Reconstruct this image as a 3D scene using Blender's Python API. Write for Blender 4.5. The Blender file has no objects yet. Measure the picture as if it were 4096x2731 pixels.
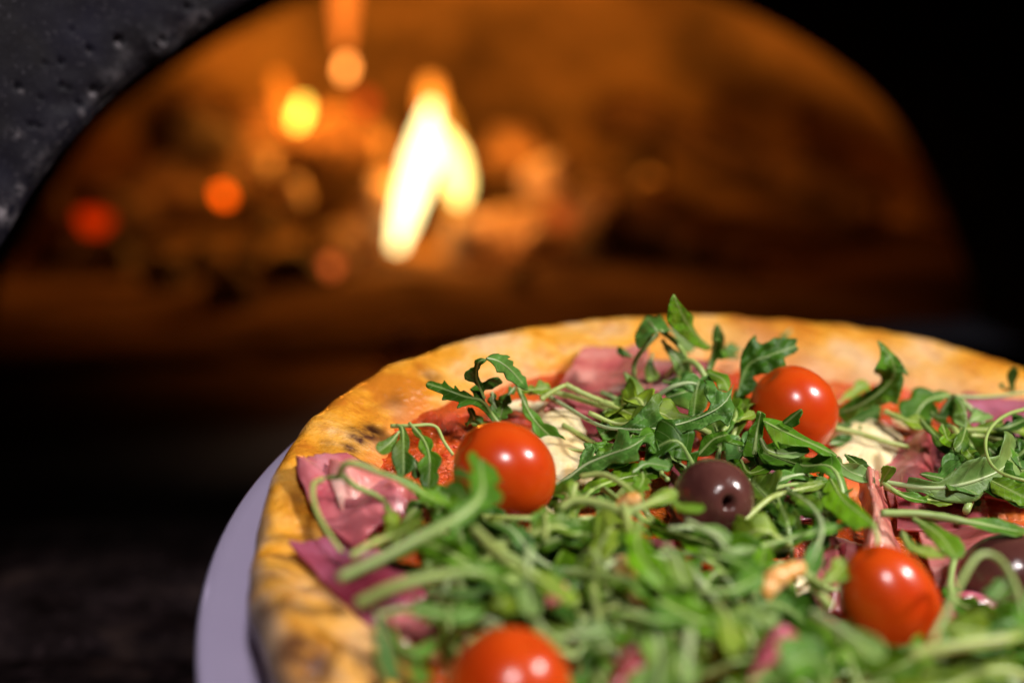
import bpy, bmesh, math, random
from mathutils import Vector, noise, Matrix
sc = bpy.context.scene
COL = sc.collection
R_ = math.radians
# ------------------------------------------------------------------ camera
FPX = 1478.0
CAM = Vector((0, 0, .175)); PITCH = R_(10)
UP = Vector((0, math.sin(PITCH), math.cos(PITCH)))
FW = Vector((0, math.cos(PITCH), -math.sin(PITCH)))
RT = Vector((1, 0, 0))
cd = bpy.data.cameras.new('camera'); cam = bpy.data.objects.new('camera', cd); COL.objects.link(cam)
cam.location = CAM; cam.rotation_euler = (R_(80), 0, 0)
cd.sensor_width = 24.0; cd.lens = 24.0 * FPX / 1024.0
cd.clip_start = .01; cd.clip_end = 60
cd.dof.use_dof = True; cd.dof.focus_distance = .343
cd.dof.aperture_fstop = (cd.lens / 1000) / .0109
sc.camera = cam
# ------------------------------------------------------------------ world, lamps, exposure
w = bpy.data.worlds.new('World'); sc.world = w; w.use_nodes = True
w.node_tree.nodes['Background'].inputs[0].default_value = (.55, .5, .62, 1)
w.node_tree.nodes['Background'].inputs[1].default_value = .012
sc.view_settings.view_transform = 'Standard'; sc.view_settings.look = 'None'
sc.view_settings.exposure = 0; sc.view_settings.gamma = 1
PIZ = Vector((.093, .305, .052))
def disc_lamp(name, loc, size, power, col, spread=180):
    l = bpy.data.lights.new(name, 'AREA'); l.shape = 'DISK'; l.size = size; l.energy = power; l.color = col
    l.spread = R_(spread)
    o = bpy.data.objects.new(name, l); COL.objects.link(o); o.location = loc
    o.rotation_euler = (PIZ + Vector((-.05, .03, 0)) - Vector(loc)).to_track_quat('-Z', 'Y').to_euler()
    return o
disc_lamp('ceiling_lamp', PIZ + 1.15 * Vector((.04, -.70, .70)), .16, 1.25, (1, .93, .92), 70)
disc_lamp('ceiling_lamp', PIZ + 1.2 * Vector((.73, -.13, .68)), .13, 1.75, (1, .94, .88), 60)

# ------------------------------------------------------------------ helpers
def tag(o, label=None, cat=None, group=None, kind=None):
    if label: o['label'] = label
    if cat: o['category'] = cat
    if group: o['group'] = group
    if kind: o['kind'] = kind
    return o
def empty(name, loc=(0, 0, 0)):
    o = bpy.data.objects.new(name, None); COL.objects.link(o); o.location = loc; o.empty_display_size = .01
    return o
def mesh(name, verts, faces, mat, parent=None, smooth=True, uv=None, attrs=None):
    me = bpy.data.meshes.new(name)
    me.from_pydata([tuple(v) for v in verts], [], faces)
    if uv:
        l = me.uv_layers.new(name='UVMap')
        for lp in me.loops: l.data[lp.index].uv = uv[lp.vertex_index]
    if attrs:
        for k, vals in attrs.items():
            a = me.attributes.new(k, 'FLOAT', 'POINT')
            a.data.foreach_set('value', vals)
    if smooth: me.shade_smooth()
    me.materials.append(mat)
    o = bpy.data.objects.new(name, me); COL.objects.link(o)
    if parent:
        o.parent = parent
    return o
def grid_faces(nu, nv, wrap=False):
    f = []
    for i in range(nu - (0 if wrap else 1)):
        for j in range(nv - 1):
            a = i * nv + j; b = ((i + 1) % nu) * nv + j
            f.append((a, b, b + 1, a + 1))
    return f
def nz(p, s, off=0):
    return noise.noise(Vector((p[0] * s + off, p[1] * s - off * .7, (p[2] if len(p) > 2 else 0) * s + off * 1.3)))
def ray(px, py):
    return RT * ((px - 512) / FPX) + UP * ((341 - py) / FPX) + FW
def at(px, py, t):
    return CAM + ray(px, py) * t
def gnd(px, py, z=0.):
    d = ray(px, py); t = (z - CAM.z) / d.z
    return CAM + d * t
# pizza frame measured from the outline of the crust
er, rr = R_(24.33), R_(-8.88)
U = RT * math.cos(rr) + UP * math.sin(rr)
V = RT * (-math.sin(rr) * math.sin(er)) + UP * (math.cos(rr) * math.sin(er)) + FW * math.cos(er)
N = U.cross(V).normalized()
O = CAM + RT * .0947 + UP * -.0578 + FW * .3168 - N * .012
MP = Matrix(((U.x, V.x, N.x, O.x), (U.y, V.y, N.y, O.y), (U.z, V.z, N.z, O.z), (0, 0, 0, 1)))
MPI = MP.inverted()
def loc(px, py, z=.012):
    d = ray(px, py); t = ((O + N * z - CAM).dot(N)) / d.dot(N); P = CAM + d * t - O
    return Vector((P.dot(U), P.dot(V), z))
def wl(v): return MP @ Vector(v)
def proj(P):
    q = P - CAM; t = q.dot(FW)
    return 512 + FPX * q.dot(RT) / t, 341 - FPX * q.dot(UP) / t, t
def catmull(P, n):
    m = len(P) - 1
    if m == 1: return [P[0].lerp(P[1], i / (n - 1)) for i in range(n)]
    E = [P[0] * 2 - P[1]] + list(P) + [P[-1] * 2 - P[-2]]
    out = []
    for i in range(n):
        x = i / (n - 1) * m; k = min(int(x), m - 1); t = x - k
        a, b, c, d = E[k:k + 4]
        out.append(.5 * ((2 * b) + (c - a) * t + (2 * a - 5 * b + 4 * c - d) * t * t + (3 * b - a - 3 * c + d) * t ** 3))
    # even spacing
    L = [0]
    for i in range(1, n): L.append(L[-1] + (out[i] - out[i - 1]).length)
    res = []; k = 0
    for i in range(n):
        s = L[-1] * i / (n - 1)
        while k < n - 2 and L[k + 1] < s: k += 1
        q = (s - L[k]) / max(1e-9, L[k + 1] - L[k]); res.append(out[k].lerp(out[k + 1], min(1, max(0, q))))
    return res

# ------------------------------------------------------------------ materials
def mat(name):
    m = bpy.data.materials.new(name); m.use_nodes = True
    nt = m.node_tree; b = nt.nodes['Principled BSDF']
    return m, nt, b
def nd(nt, t, **k):
    n = nt.nodes.new(t)
    for a, v in k.items(): setattr(n, a, v)
    return n
def noise_node(nt, scale, detail=4, rough=.55, coord='Object', vec=None):
    n = nd(nt, 'ShaderNodeTexNoise'); n.inputs['Scale'].default_value = scale; n.inputs['Detail'].default_value = detail
    n.inputs['Roughness'].default_value = rough
    if vec is None:
        tc = nd(nt, 'ShaderNodeTexCoord'); vec = tc.outputs[coord]
    nt.links.new(vec, n.inputs['Vector'])
    return n
def ramp(nt, src, stops):
    r = nd(nt, 'ShaderNodeValToRGB'); e = r.color_ramp.elements
    while len(e) < len(stops): e.new(.5)
    for x, (p, c) in zip(e, stops):
        x.position = p; x.color = (c[0], c[1], c[2], 1) if not isinstance(c, (int, float)) else (c, c, c, 1)
    nt.links.new(src, r.inputs[0]); return r
def mixc(nt, fac, a, b, mode='MIX'):
    m = nd(nt, 'ShaderNodeMix', data_type='RGBA', blend_type=mode)
    for s, v in ((0, fac), (6, a), (7, b)):
        if hasattr(v, 'links'): nt.links.new(v, m.inputs[s])
        elif isinstance(v, (int, float)): m.inputs[s].default_value = v
        else: m.inputs[s].default_value = (*v, 1)
    return m.outputs[2]
def bump(nt, b, h, strength=.4, dist=.001):
    n = nd(nt, 'ShaderNodeBump'); n.inputs['Strength'].default_value = strength; n.inputs['Distance'].default_value = dist
    nt.links.new(h, n.inputs['Height']); nt.links.new(n.outputs[0], b.inputs['Normal']); return n
def simple(name, c1, c2, scale, rough=.6, bs=.3, bd=.001, spec=.5):
    m, nt, b = mat(name)
    n = noise_node(nt, scale, 5)
    r = ramp(nt, n.outputs['Fac'], [(.35, c1), (.65, c2)])
    nt.links.new(r.outputs[0], b.inputs['Base Color']); b.inputs['Roughness'].default_value = rough
    b.inputs['Specular IOR Level'].default_value = spec
    n2 = noise_node(nt, scale * 3, 6); bump(nt, b, n2.outputs['Fac'], bs, bd)
    return m
def attr(nt, name):
    a = nd(nt, 'ShaderNodeAttribute'); a.attribute_name = name; return a.outputs['Fac']
def emis(name, col, st, fade=None):
    m, nt, b = mat(name); nt.nodes.remove(b)
    e = nd(nt, 'ShaderNodeEmission'); e.inputs[0].default_value = (*col, 1); e.inputs[1].default_value = st
    nt.links.new(e.outputs[0], nt.nodes['Material Output'].inputs[0]); return m, nt, e

# dark stone of the oven front
m_stone, nt, b = mat('dark_pitted_stone')
n1 = noise_node(nt, 22, 6); n2 = noise_node(nt, 900, 3, .7); n3 = noise_node(nt, 260, 5, .7)
c = ramp(nt, n1.outputs['Fac'], [(.3, (.0095, .0062, .0085)), (.5, (.0085, .0074, .010)), (.7, (.0095, .0085, .018))]).outputs[0]
sp = ramp(nt, n2.outputs['Fac'], [(.60, 0), (.68, 1)]).outputs[0]
c = mixc(nt, sp, c, (.05, .045, .055))
edge = nd(nt, 'ShaderNodeMath', operation='MULTIPLY'); nt.links.new(attr(nt, 'chip'), edge.inputs[0])
rr3 = ramp(nt, n3.outputs['Fac'], [(.45, 0), (.62, 1)]).outputs[0]; nt.links.new(rr3, edge.inputs[1])
c = mixc(nt, edge.outputs[0], c, (.26, .23, .25))
nt.links.new(c, b.inputs['Base Color']); b.inputs['Roughness'].default_value = .6; b.inputs['Specular IOR Level'].default_value = .15
bump(nt, b, n3.outputs['Fac'], .5, .0006)
m_soot = simple('sooty_brick', (.0009, .0009, .001), (.0022, .002, .002), 30, 1, .4, .002, 0)
def matte(m):
    nt = m.node_tree; b = nt.nodes['Principled BSDF']; d = nd(nt, 'ShaderNodeBsdfDiffuse')
    l = b.inputs['Base Color'].links
    if l: nt.links.new(l[0].from_socket, d.inputs[0])
    l = b.inputs['Normal'].links
    if l: nt.links.new(l[0].from_socket, d.inputs['Normal'])
    nt.links.new(d.outputs[0], nt.nodes['Material Output'].inputs[0])
matte(m_soot)
# counter of dark stone, with shade towards the oven and fire glow painted in
m_counter, nt, b = mat('dark_counter_stone')
n1 = noise_node(nt, 30, 6, .65); n2 = noise_node(nt, 160, 5, .7)
c = ramp(nt, n1.outputs['Fac'], [(.35, (.003, .002, .002)), (.55, (.013, .009, .010)), (.72, (.05, .032, .028))]).outputs[0]
s_ = ramp(nt, n2.outputs['Fac'], [(.55, 0), (.72, .5)]).outputs[0]
c = mixc(nt, s_, c, (.07, .045, .05))
c = mixc(nt, attr(nt, 'painted_shade'), c, (.0012, .0009, .0008))
c = mixc(nt, attr(nt, 'painted_glow'), c, (.48, .32, .22))  # pool of firelight in front of the hearth, put into the colour
nt.links.new(c, b.inputs['Base Color']); b.inputs['Roughness'].default_value = .8; b.inputs['Specular IOR Level'].default_value = .04
bump(nt, b, n2.outputs['Fac'], .6, .0015); matte(m_counter)
# firebrick
m_brick, nt, b = mat('firebrick')
tc = nd(nt, 'ShaderNodeTexCoord')
bk = nd(nt, 'ShaderNodeTexBrick'); bk.inputs['Scale'].default_value = 9; bk.inputs['Mortar Size'].default_value = .012
bk.inputs['Color1'].default_value = (.62, .40, .24, 1); bk.inputs['Color2'].default_value = (.5, .34, .2, 1); bk.inputs['Mortar'].default_value = (.3, .22, .15, 1)
nt.links.new(tc.outputs['UV'], bk.inputs['Vector'])
n1 = noise_node(nt, 7, 5); so = ramp(nt, n1.outputs['Fac'], [(.38, .25), (.6, 1)]).outputs[0]
c = mixc(nt, 1, bk.outputs[0], so, 'MULTIPLY')
c = mixc(nt, attr(nt, 'painted_shade'), c, (.06, .035, .025))  # shade on the dome put into the brick colour
nt.links.new(c, b.inputs['Base Color']); b.inputs['Roughness'].default_value = .85
m_hearth, nt, b = mat('hearth_brick')
n1 = noise_node(nt, 9, 5); n2 = noise_node(nt, 45, 4)
c = ramp(nt, n1.outputs['Fac'], [(.35, (.03, .019, .014)), (.65, (.13, .085, .06))]).outputs[0]
c = mixc(nt, ramp(nt, n2.outputs['Fac'], [(.5, 0), (.7, .6)]).outputs[0], c, (.12, .09, .08))
c = mixc(nt, attr(nt, 'painted_shade'), c, (.007, .004, .003))  # falloff of the firelight put into the hearth colour
nt.links.new(c, b.inputs['Base Color']); b.inputs['Roughness'].default_value = .8; bump(nt, b, n2.outputs['Fac'], .5, .004); matte(m_hearth)
m_bark = simple('charred_bark', (.02, .012, .01), (.12, .07, .05), 40, .9, .8, .006, .1)
m_cut = simple('pale_burnt_wood', (.12, .08, .06), (.40, .28, .22), 30, .9, .5, .004, .1)
m_char = simple('charcoal', (.012, .008, .007), (.06, .04, .035), 60, .85, .8, .004, .2)
m_ash = simple('pale_ash', (.26, .20, .18), (.5, .40, .35), 50, .95, .5, .003, .1)
# plate
m_plate, nt, b = mat('glazed_lavender_white')
n1 = noise_node(nt, 14, 3)
c = ramp(nt, n1.outputs['Fac'], [(.3, (.46, .395, .60)), (.7, (.54, .475, .68))]).outputs[0]
nt.links.new(c, b.inputs['Base Color']); b.inputs['Roughness'].default_value = .35; b.inputs['Coat Weight'].default_value = .3
m_iron = simple('black_iron', (.008, .008, .009), (.02, .02, .02), 200, .55, .3, .0005)
# crust
m_crust, nt, b = mat('baked_crust')
n1 = noise_node(nt, 38, 6, .6); n2 = noise_node(nt, 150, 5, .65); n3 = noise_node(nt, 520, 4, .6)
T = attr(nt, 't')
gold = ramp(nt, n1.outputs['Fac'], [(.38, (.58, .19, .015)), (.46, (.80, .34, .025)), (.54, (.84, .42, .07)), (.63, (.82, .50, .22))]).outputs[0]
gold = mixc(nt, ramp(nt, n2.outputs['Fac'], [(.50, 0), (.64, .45)]).outputs[0], gold, (.50, .16, .02))
pale = ramp(nt, n2.outputs['Fac'], [(.3, (.52, .36, .27)), (.7, (.68, .5, .38))]).outputs[0]
ts = nd(nt, 'ShaderNodeMath', operation='ADD'); nt.links.new(T, ts.inputs[0])
q = nd(nt, 'ShaderNodeMath', operation='MULTIPLY_ADD'); nt.links.new(n1.outputs['Fac'], q.inputs[0]); q.inputs[1].default_value = .3; q.inputs[2].default_value = -.15
nt.links.new(q.outputs[0], ts.inputs[1])
c = mixc(nt, ramp(nt, ts.outputs[0], [(.50, 0), (.60, 1)]).outputs[0], gold, pale)
c = mixc(nt, ramp(nt, ts.outputs[0], [(.02, .9), (.17, 0)]).outputs[0], c, (.76, .22, .05))
ch = nd(nt, 'ShaderNodeMath', operation='MULTIPLY'); nt.links.new(attr(nt, 'char'), ch.inputs[0])
nt.links.new(ramp(nt, n2.outputs['Fac'], [(.36, .45), (.52, 1)]).outputs[0], ch.inputs[1])
c = mixc(nt, ch.outputs[0], c, (.075, .022, .012))
c = mixc(nt, attr(nt, 'pale'), c, (.66, .43, .24))
nt.links.new(c, b.inputs['Base Color'])
nt.links.new(ramp(nt, n1.outputs['Fac'], [(.4, .2), (.6, .5)]).outputs[0], b.inputs['Roughness'])
b.inputs['Subsurface Weight'].default_value = .12; b.inputs['Subsurface Radius'].default_value = (.004, .002, .001); b.inputs['Subsurface Scale'].default_value = 1
h = nd(nt, 'ShaderNodeMath', operation='MULTIPLY_ADD'); nt.links.new(n3.outputs['Fac'], h.inputs[0]); h.inputs[1].default_value = .35; nt.links.new(n2.outputs['Fac'], h.inputs[2])
bump(nt, b, h.outputs[0], .7, .0018)
# sauce
m_sauce, nt, b = mat('wet_tomato_sauce')
n1 = noise_node(nt, 60, 5); n2 = noise_node(nt, 420, 4, .65); n3 = noise_node(nt, 1400, 2, .5)
c = ramp(nt, n1.outputs['Fac'], [(.35, (.56, .045, .005)), (.52, (.72, .095, .010)), (.68, (.80, .20, .025))]).outputs[0]
nt.links.new(c, b.inputs['Base Color']); b.inputs['Roughness'].default_value = .16; b.inputs['Specular IOR Level'].default_value = .8
h = nd(nt, 'ShaderNodeMath', operation='MULTIPLY_ADD'); nt.links.new(n3.outputs['Fac'], h.inputs[0]); h.inputs[1].default_value = .35; nt.links.new(n2.outputs['Fac'], h.inputs[2])
bump(nt, b, h.outputs[0], .8, .0022)
# mozzarella
m_cheese, nt, b = mat('melted_mozzarella')
n1 = noise_node(nt, 90, 5); n2 = noise_node(nt, 300, 4)
c = ramp(nt, n1.outputs['Fac'], [(.36, (.92, .72, .36)), (.5, (.95, .82, .52)), (.66, (.90, .66, .30))]).outputs[0]
c = mixc(nt, attr(nt, 'rim'), c, (.80, .38, .10))
nt.links.new(c, b.inputs['Base Color']); b.inputs['Roughness'].default_value = .32
b.inputs['Subsurface Weight'].default_value = .2; b.inputs['Subsurface Radius'].default_value = (.004, .003, .002); b.inputs['Subsurface Scale'].default_value = 1
bump(nt, b, n2.outputs['Fac'], .35, .0008)
# ham
m_ham, nt, b = mat('cured_ham')
tc = nd(nt, 'ShaderNodeTexCoord'); mp = nd(nt, 'ShaderNodeMapping'); mp.inputs['Scale'].default_value = (1.0, 2.4, 1)
nt.links.new(tc.outputs['UV'], mp.inputs['Vector'])
oi = nd(nt, 'ShaderNodeObjectInfo')
addv = nd(nt, 'ShaderNodeVectorMath', operation='ADD'); nt.links.new(mp.outputs[0], addv.inputs[0]); nt.links.new(oi.outputs['Location'], addv.inputs[1])
n1 = noise_node(nt, 1.3, 4, .5, vec=addv.outputs[0]); n2 = noise_node(nt, 380, 4)
c = ramp(nt, n1.outputs['Fac'], [(.32, (.42, .075, .085)), (.46, (.55, .150, .145)), (.60, (.65, .25, .24)), (.74, (.78, .50, .46))]).outputs[0]
c = mixc(nt, 1, c, oi.outputs['Color'], 'MULTIPLY')
nt.links.new(c, b.inputs['Base Color']); b.inputs['Roughness'].default_value = .24
b.inputs['Subsurface Weight'].default_value = .3; b.inputs['Subsurface Radius'].default_value = (.004, .0015, .001); b.inputs['Subsurface Scale'].default_value = 1
bump(nt, b, n2.outputs['Fac'], .4, .0007)
# tomato / olive
m_tom, nt, b = mat('tomato_skin')
n1 = noise_node(nt, 45, 3); lw = nd(nt, 'ShaderNodeLayerWeight'); lw.inputs[0].default_value = .35
c = ramp(nt, n1.outputs['Fac'], [(.3, (.50, .034, .002)), (.5, (.58, .058, .003)), (.7, (.62, .090, .004))]).outputs[0]
nt.links.new(c, b.inputs['Base Color']); b.inputs['Roughness'].default_value = .24
b.inputs['Subsurface Weight'].default_value = .25; b.inputs['Subsurface Radius'].default_value = (.006, .0015, .0005); b.inputs['Subsurface Scale'].default_value = 1
n2 = noise_node(nt, 900, 2); bump(nt, b, n2.outputs['Fac'], .05, .0003)
m_olive, nt, b = mat('olive_skin')
n1 = noise_node(nt, 70, 4)
c = ramp(nt, n1.outputs['Fac'], [(.3, (.062, .018, .016)), (.7, (.13, .045, .034))]).outputs[0]
nt.links.new(c, b.inputs['Base Color']); b.inputs['Roughness'].default_value = .22; b.inputs['Coat Weight'].default_value = .2
n2 = noise_node(nt, 700, 3); n3 = noise_node(nt, 150, 4); h = nd(nt, 'ShaderNodeMath', operation='MULTIPLY_ADD'); nt.links.new(n3.outputs['Fac'], h.inputs[0]); h.inputs[1].default_value = 3.; nt.links.new(n2.outputs['Fac'], h.inputs[2]); bump(nt, b, h.outputs[0], .25, .0004)
# leaves (tone comes from the object's colour)
m_leaf, nt, b = mat('arugula_leaf')
oi = nd(nt, 'ShaderNodeObjectInfo'); tc = nd(nt, 'ShaderNodeTexCoord')
sx = nd(nt, 'ShaderNodeSeparateXYZ'); nt.links.new(tc.outputs['UV'], sx.inputs[0])
ab = nd(nt, 'ShaderNodeMath', operation='ABSOLUTE'); nt.links.new(sx.outputs[1], ab.inputs[0])
n1 = noise_node(nt, 120, 4); n2 = noise_node(nt, 900, 3)
c = mixc(nt, ramp(nt, n1.outputs['Fac'], [(.40, 0), (.62, .6)]).outputs[0], oi.outputs['Color'], (.040, .13, .008))
n5 = noise_node(nt, 45, 2)
c = mixc(nt, ramp(nt, n5.outputs['Fac'], [(.58, 0), (.75, .55)]).outputs[0], c, (.26, .30, .03))
c = mixc(nt, ramp(nt, ab.outputs[0], [(.02, .75), (.14, 0)]).outputs[0], c, (.30, .42, .13))
vv = nd(nt, 'ShaderNodeMath', operation='MULTIPLY_ADD'); nt.links.new(ab.outputs[0], vv.inputs[0]); vv.inputs[1].default_value = -.10; nt.links.new(sx.outputs[0], vv.inputs[2])
wv = nd(nt, 'ShaderNodeMath', operation='MULTIPLY'); nt.links.new(vv.outputs[0], wv.inputs[0]); wv.inputs[1].default_value = 62
sn = nd(nt, 'ShaderNodeMath', operation='SINE'); nt.links.new(wv.outputs[0], sn.inputs[0])
vein = ramp(nt, sn.outputs[0], [(.90, 0), (.99, .30)]).outputs[0]
c = mixc(nt, vein, c, (.26, .38, .12))
nt.links.new(c, b.inputs['Base Color']); b.inputs['Roughness'].default_value = .44; b.inputs['Specular IOR Level'].default_value = .32
h = nd(nt, 'ShaderNodeMath', operation='MULTIPLY_ADD'); nt.links.new(vein, h.inputs[0]); h.inputs[1].default_value = -2.; nt.links.new(n2.outputs['Fac'], h.inputs[2])
bump(nt, b, h.outputs[0], .35, .0004)
tr = nd(nt, 'ShaderNodeBsdfTranslucent'); trc = mixc(nt, 1, c, (1.5, 1.6, .5), 'MULTIPLY'); nt.links.new(trc, tr.inputs[0])
ms = nd(nt, 'ShaderNodeMixShader'); ms.inputs[0].default_value = .25
nt.links.new(b.outputs[0], ms.inputs[1]); nt.links.new(tr.outputs[0], ms.inputs[2]); nt.links.new(ms.outputs[0], nt.nodes['Material Output'].inputs[0])
m_stem, nt, b = mat('arugula_stem')
oi = nd(nt, 'ShaderNodeObjectInfo'); n1 = noise_node(nt, 200, 3)
c = mixc(nt, n1.outputs['Fac'], oi.outputs['Color'], (.36, .46, .17))
nt.links.new(c, b.inputs['Base Color']); b.inputs['Roughness'].default_value = .38
b.inputs['Subsurface Weight'].default_value = .1; b.inputs['Subsurface Radius'].default_value = (.001, .002, .0005); b.inputs['Subsurface Scale'].default_value = 1

# ------------------------------------------------------------------ the oven
PSR = R_(14); CR = Vector((-.02, .98, 0)); DR = Vector((math.cos(PSR), math.sin(PSR), 0)); NR = Vector((-math.sin(PSR), math.cos(PSR), 0))
PSF = R_(30); CF = Vector((.09, .515, 0)); DF = Vector((math.cos(PSF), math.sin(PSF), 0)); NF = Vector((-math.sin(PSF), math.cos(PSF), 0))
REAR = [(-.318, 0), (-.305, .057), (-.292, .074), (-.264, .118), (-.242, .146), (-.215, .168), (-.185, .188), (-.148, .209), (-.109, .226), (-.03, .250), (.045, .256), (.11, .245), (.166, .228), (.232, .198), (.288, .159), (.325, .110), (.350, .064), (.367, .022), (.372, 0)]
FRONT = [(-.300, 0), (-.288, .07), (-.275, .110), (-.258, .138), (-.252, .147), (-.240, .162), (-.225, .176), (-.212, .185), (-.194, .197), (-.15, .222), (-.09, .246), (0, .262), (.09, .252), (.17, .222), (.24, .175), (.285, .115), (.31, .05), (.315, 0)]
def prof(P, n):
    return [(v.x, v.y) for v in catmull([Vector((a, b_, 0)) for a, b_ in P], n)]
oven = tag(empty('wood_fired_oven', (0, .9, 0)), 'dark stone wood fired oven with an arched mouth behind the pizza', 'oven')
def opart(*a, **k):
    o = mesh(*a, **k); o.parent = oven; o.matrix_parent_inverse = Matrix.Translation((0, -.9, 0)); return o
# stone front: fine grid where the camera sees it
pits = [(740, 250, 30), (1020, 245, 26), (560, 310, 17), (385, 385, 17), (110, 540, 18), (590, 565, 20), (500, 650, 16), (450, 180, 11), (190, 780, 16), (240, 785, 14), (390, 540, 14), (435, 560, 12), (1175, 45, 20), (990, 290, 18), (275, 405, 8), (250, 610, 12)]
chips = [(100, 830, 40), (10, 1340, 60), (415, 800, 28), (375, 865, 22), (590, 590, 20), (1025, 265, 22), (745, 275, 20), (560, 330, 13), (665, 575, 20), (130, 1190, 30), (510, 700, 18), (1250, 38, 12), (130, 570, 12)]
def fpt(px, py):
    d = ray(px, py); t = (CF - CAM).dot(NF) / d.dot(NF); P = CAM + d * t
    return (P - CF).dot(DF), P.z
PT = [(*fpt(x * .1594, y * .1594), r * .1594 * .395 / FPX) for x, y, r in pits]
CH = [(*fpt(x * .1594, y * .1594), r * .1594 * .395 / FPX) for x, y, r in chips]
fq = prof(FRONT, 1200); fp = fq[:520] + fq[520::12]
vs = []; chip = []
NR_ = 185
for i, (s, z) in enumerate(fp):
    cx, cz = 0., .03
    d = Vector((s - cx, z - cz, 0)); L = max(d.length, 1e-6); d /= L
    for j in range(NR_):
        if j < 3:
            rad = [-.0035, -.0015, 0][j]; dep = [.004, .0012, .0003][j]
        elif j < 155: rad = .0009 * (j - 2); dep = 0
        else: rad = .137 + (j - 154) ** 1.5 * .0022; dep = 0
        ss, zz = s + d.x * rad, max(0, z + d.y * rad)
        fine = i < 520
        dz = dep + .0007 * nz((ss, zz, 3), 30) + .0003 * nz((ss, zz, 1), 160)
        if j < 14 and fine: dz += max(0, (14 - j) / 14) * .0028 * max(0, nz((ss, zz, 5), 120) + .15)
        cval = 0
        if fine and j < 155:
            for a, b_, r in PT:
                q = ((ss - a) ** 2 + (zz - b_) ** 2) / (r * r)
                if q < 4: dz += .0024 / (1 + math.exp((q - .8) * 6))
            for a, b_, r in CH:
                q = ((ss - a) ** 2 + (zz - b_) ** 2) / (r * r)
                if q < 4: cval = max(cval, math.exp(-q))
            if j < 9 and s < -.2: cval = max(cval, .55 * (1 - j / 9) * max(0, nz((ss, zz, 9), 90) + .3))
        vs.append(CF + DF * ss + Vector((0, 0, zz)) + NF * dz); chip.append(cval)
opart('stone_front', vs, grid_faces(len(fp), NR_), m_stone, attrs={'chip': chip})
n_t = 90
f2 = prof(FRONT, n_t); r2 = prof(REAR, n_t); vs = []
for i in range(n_t):
    a = CF + DF * f2[i][0] + Vector((0, 0, f2[i][1])) + NF * .004
    b_ = CR + DR * r2[i][0] + Vector((0, 0, r2[i][1]))
    for j in range(24):
        t = j / 23; p = a.lerp(b_, t)
        p += Vector((0, 0, 1)) * .003 * nz(p, 25) * math.sin(math.pi * t)
        vs.append(p)
opart('mouth_tunnel', vs, grid_faces(n_t, 24), m_soot)
# rear face of the mouth inside the chamber
vs = []
for i in range(n_t):
    s, z = r2[i]; d = Vector((s - .03, z - .0 + .02, 0)).normalized()
    for j in range(6):
        k = j / 5 * .45
        vs.append(CR + DR * (s + d.x * k) + Vector((0, 0, max(0, z + d.y * k))) + NR * .001)
opart('inner_arch', vs, grid_faces(n_t, 6), m_brick, uv=[((v.x * 1.), v.z) for v in vs])
DC = CR + NR * .50 + DR * .03
vs = []; uv = []
nu, nv = 96, 28
for i in range(nu):
    th = 2 * math.pi * i / nu
    for j in range(nv):
        ph = .5 * math.pi * j / (nv - 1)
        p = DC + DR * (.66 * math.cos(th) * math.cos(ph)) + NR * (.62 * math.sin(th) * math.cos(ph)) + Vector((0, 0, .50 * math.sin(ph)))
        p += (p - DC).normalized() * .012 * nz(p, 9)
        vs.append(p); uv.append((th * .66, ph * .55))
fc = [f for f in grid_faces(nu, nv, True) if sum(((vs[k] - CR).dot(NR)) for k in f) / 4 > -.01]
dome_shade = [min(.45, max(0, ((p - DC).dot(DR) + .02 + .10 * nz(p, 5)) / .38)) for p in vs]  # dimmer right wall: shade painted into the dome colour
opart('dome', vs, fc, m_brick, uv=uv, attrs={'painted_shade': dome_shade})
vs = []
g = 70
for i in range(g):
    for j in range(g):
        p = CR + DR * (-.85 + 1.7 * i / (g - 1)) + NR * (-.02 + 1.3 * j / (g - 1))
        vs.append(Vector((p.x, p.y, .003 + .003 * nz(p, 8) + .002 * nz(p, 30))))
hs = []
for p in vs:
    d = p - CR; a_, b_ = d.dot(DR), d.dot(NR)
    hs.append(min(.985, max(0, (.02 - b_ + 1.1 * max(0, abs(a_ - .03) - .13) + .10 * nz(p, 7)) / .26)))  # painted shade: dark outside the firelit middle of the hearth
opart('hearth_floor', vs, grid_faces(g, g), m_hearth, attrs={'painted_shade': hs})
# counter in front and in the mouth
vs = []; painted_shade = []; painted_glow = []
xs = [-.75 + 1.7 * i / 339 for i in range(340)]
ys = [-.10 + .002 * 0 + 1.09 * (j / 299) for j in range(300)]
for x in xs:
    for y in ys:
        jy = .447 + .010 * x * 2 + .003 * nz((x, 3, 1), 14)
        gr = -.007 * math.exp(-((y - jy) / .006) ** 2)
        z = gr + .0016 * nz((x, y, 0), 28) + .0009 * nz((x, y, 5), 90) - .0012
        vs.append((x, y, z)); painted_shade.append(min(1, max(0, (y - .485 + .02 * nz((x, y, 2), 18)) / .10)) )  # painted shade: counter darkens from the front row towards the mouth
        painted_glow.append(math.exp(-((x + .03 + .3 * (y - .9)) / .13) ** 2) * min(1, max(0, (y - .62) / .30)) * (.8 + .5 * nz((x, y, 4), 9)))  # painted glow: firelight spilling out of the mouth, fading to the front
mesh('counter', vs, grid_faces(340, 300), m_counter, attrs={'painted_shade': painted_shade, 'painted_glow': painted_glow})['kind'] = 'structure'

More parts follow.
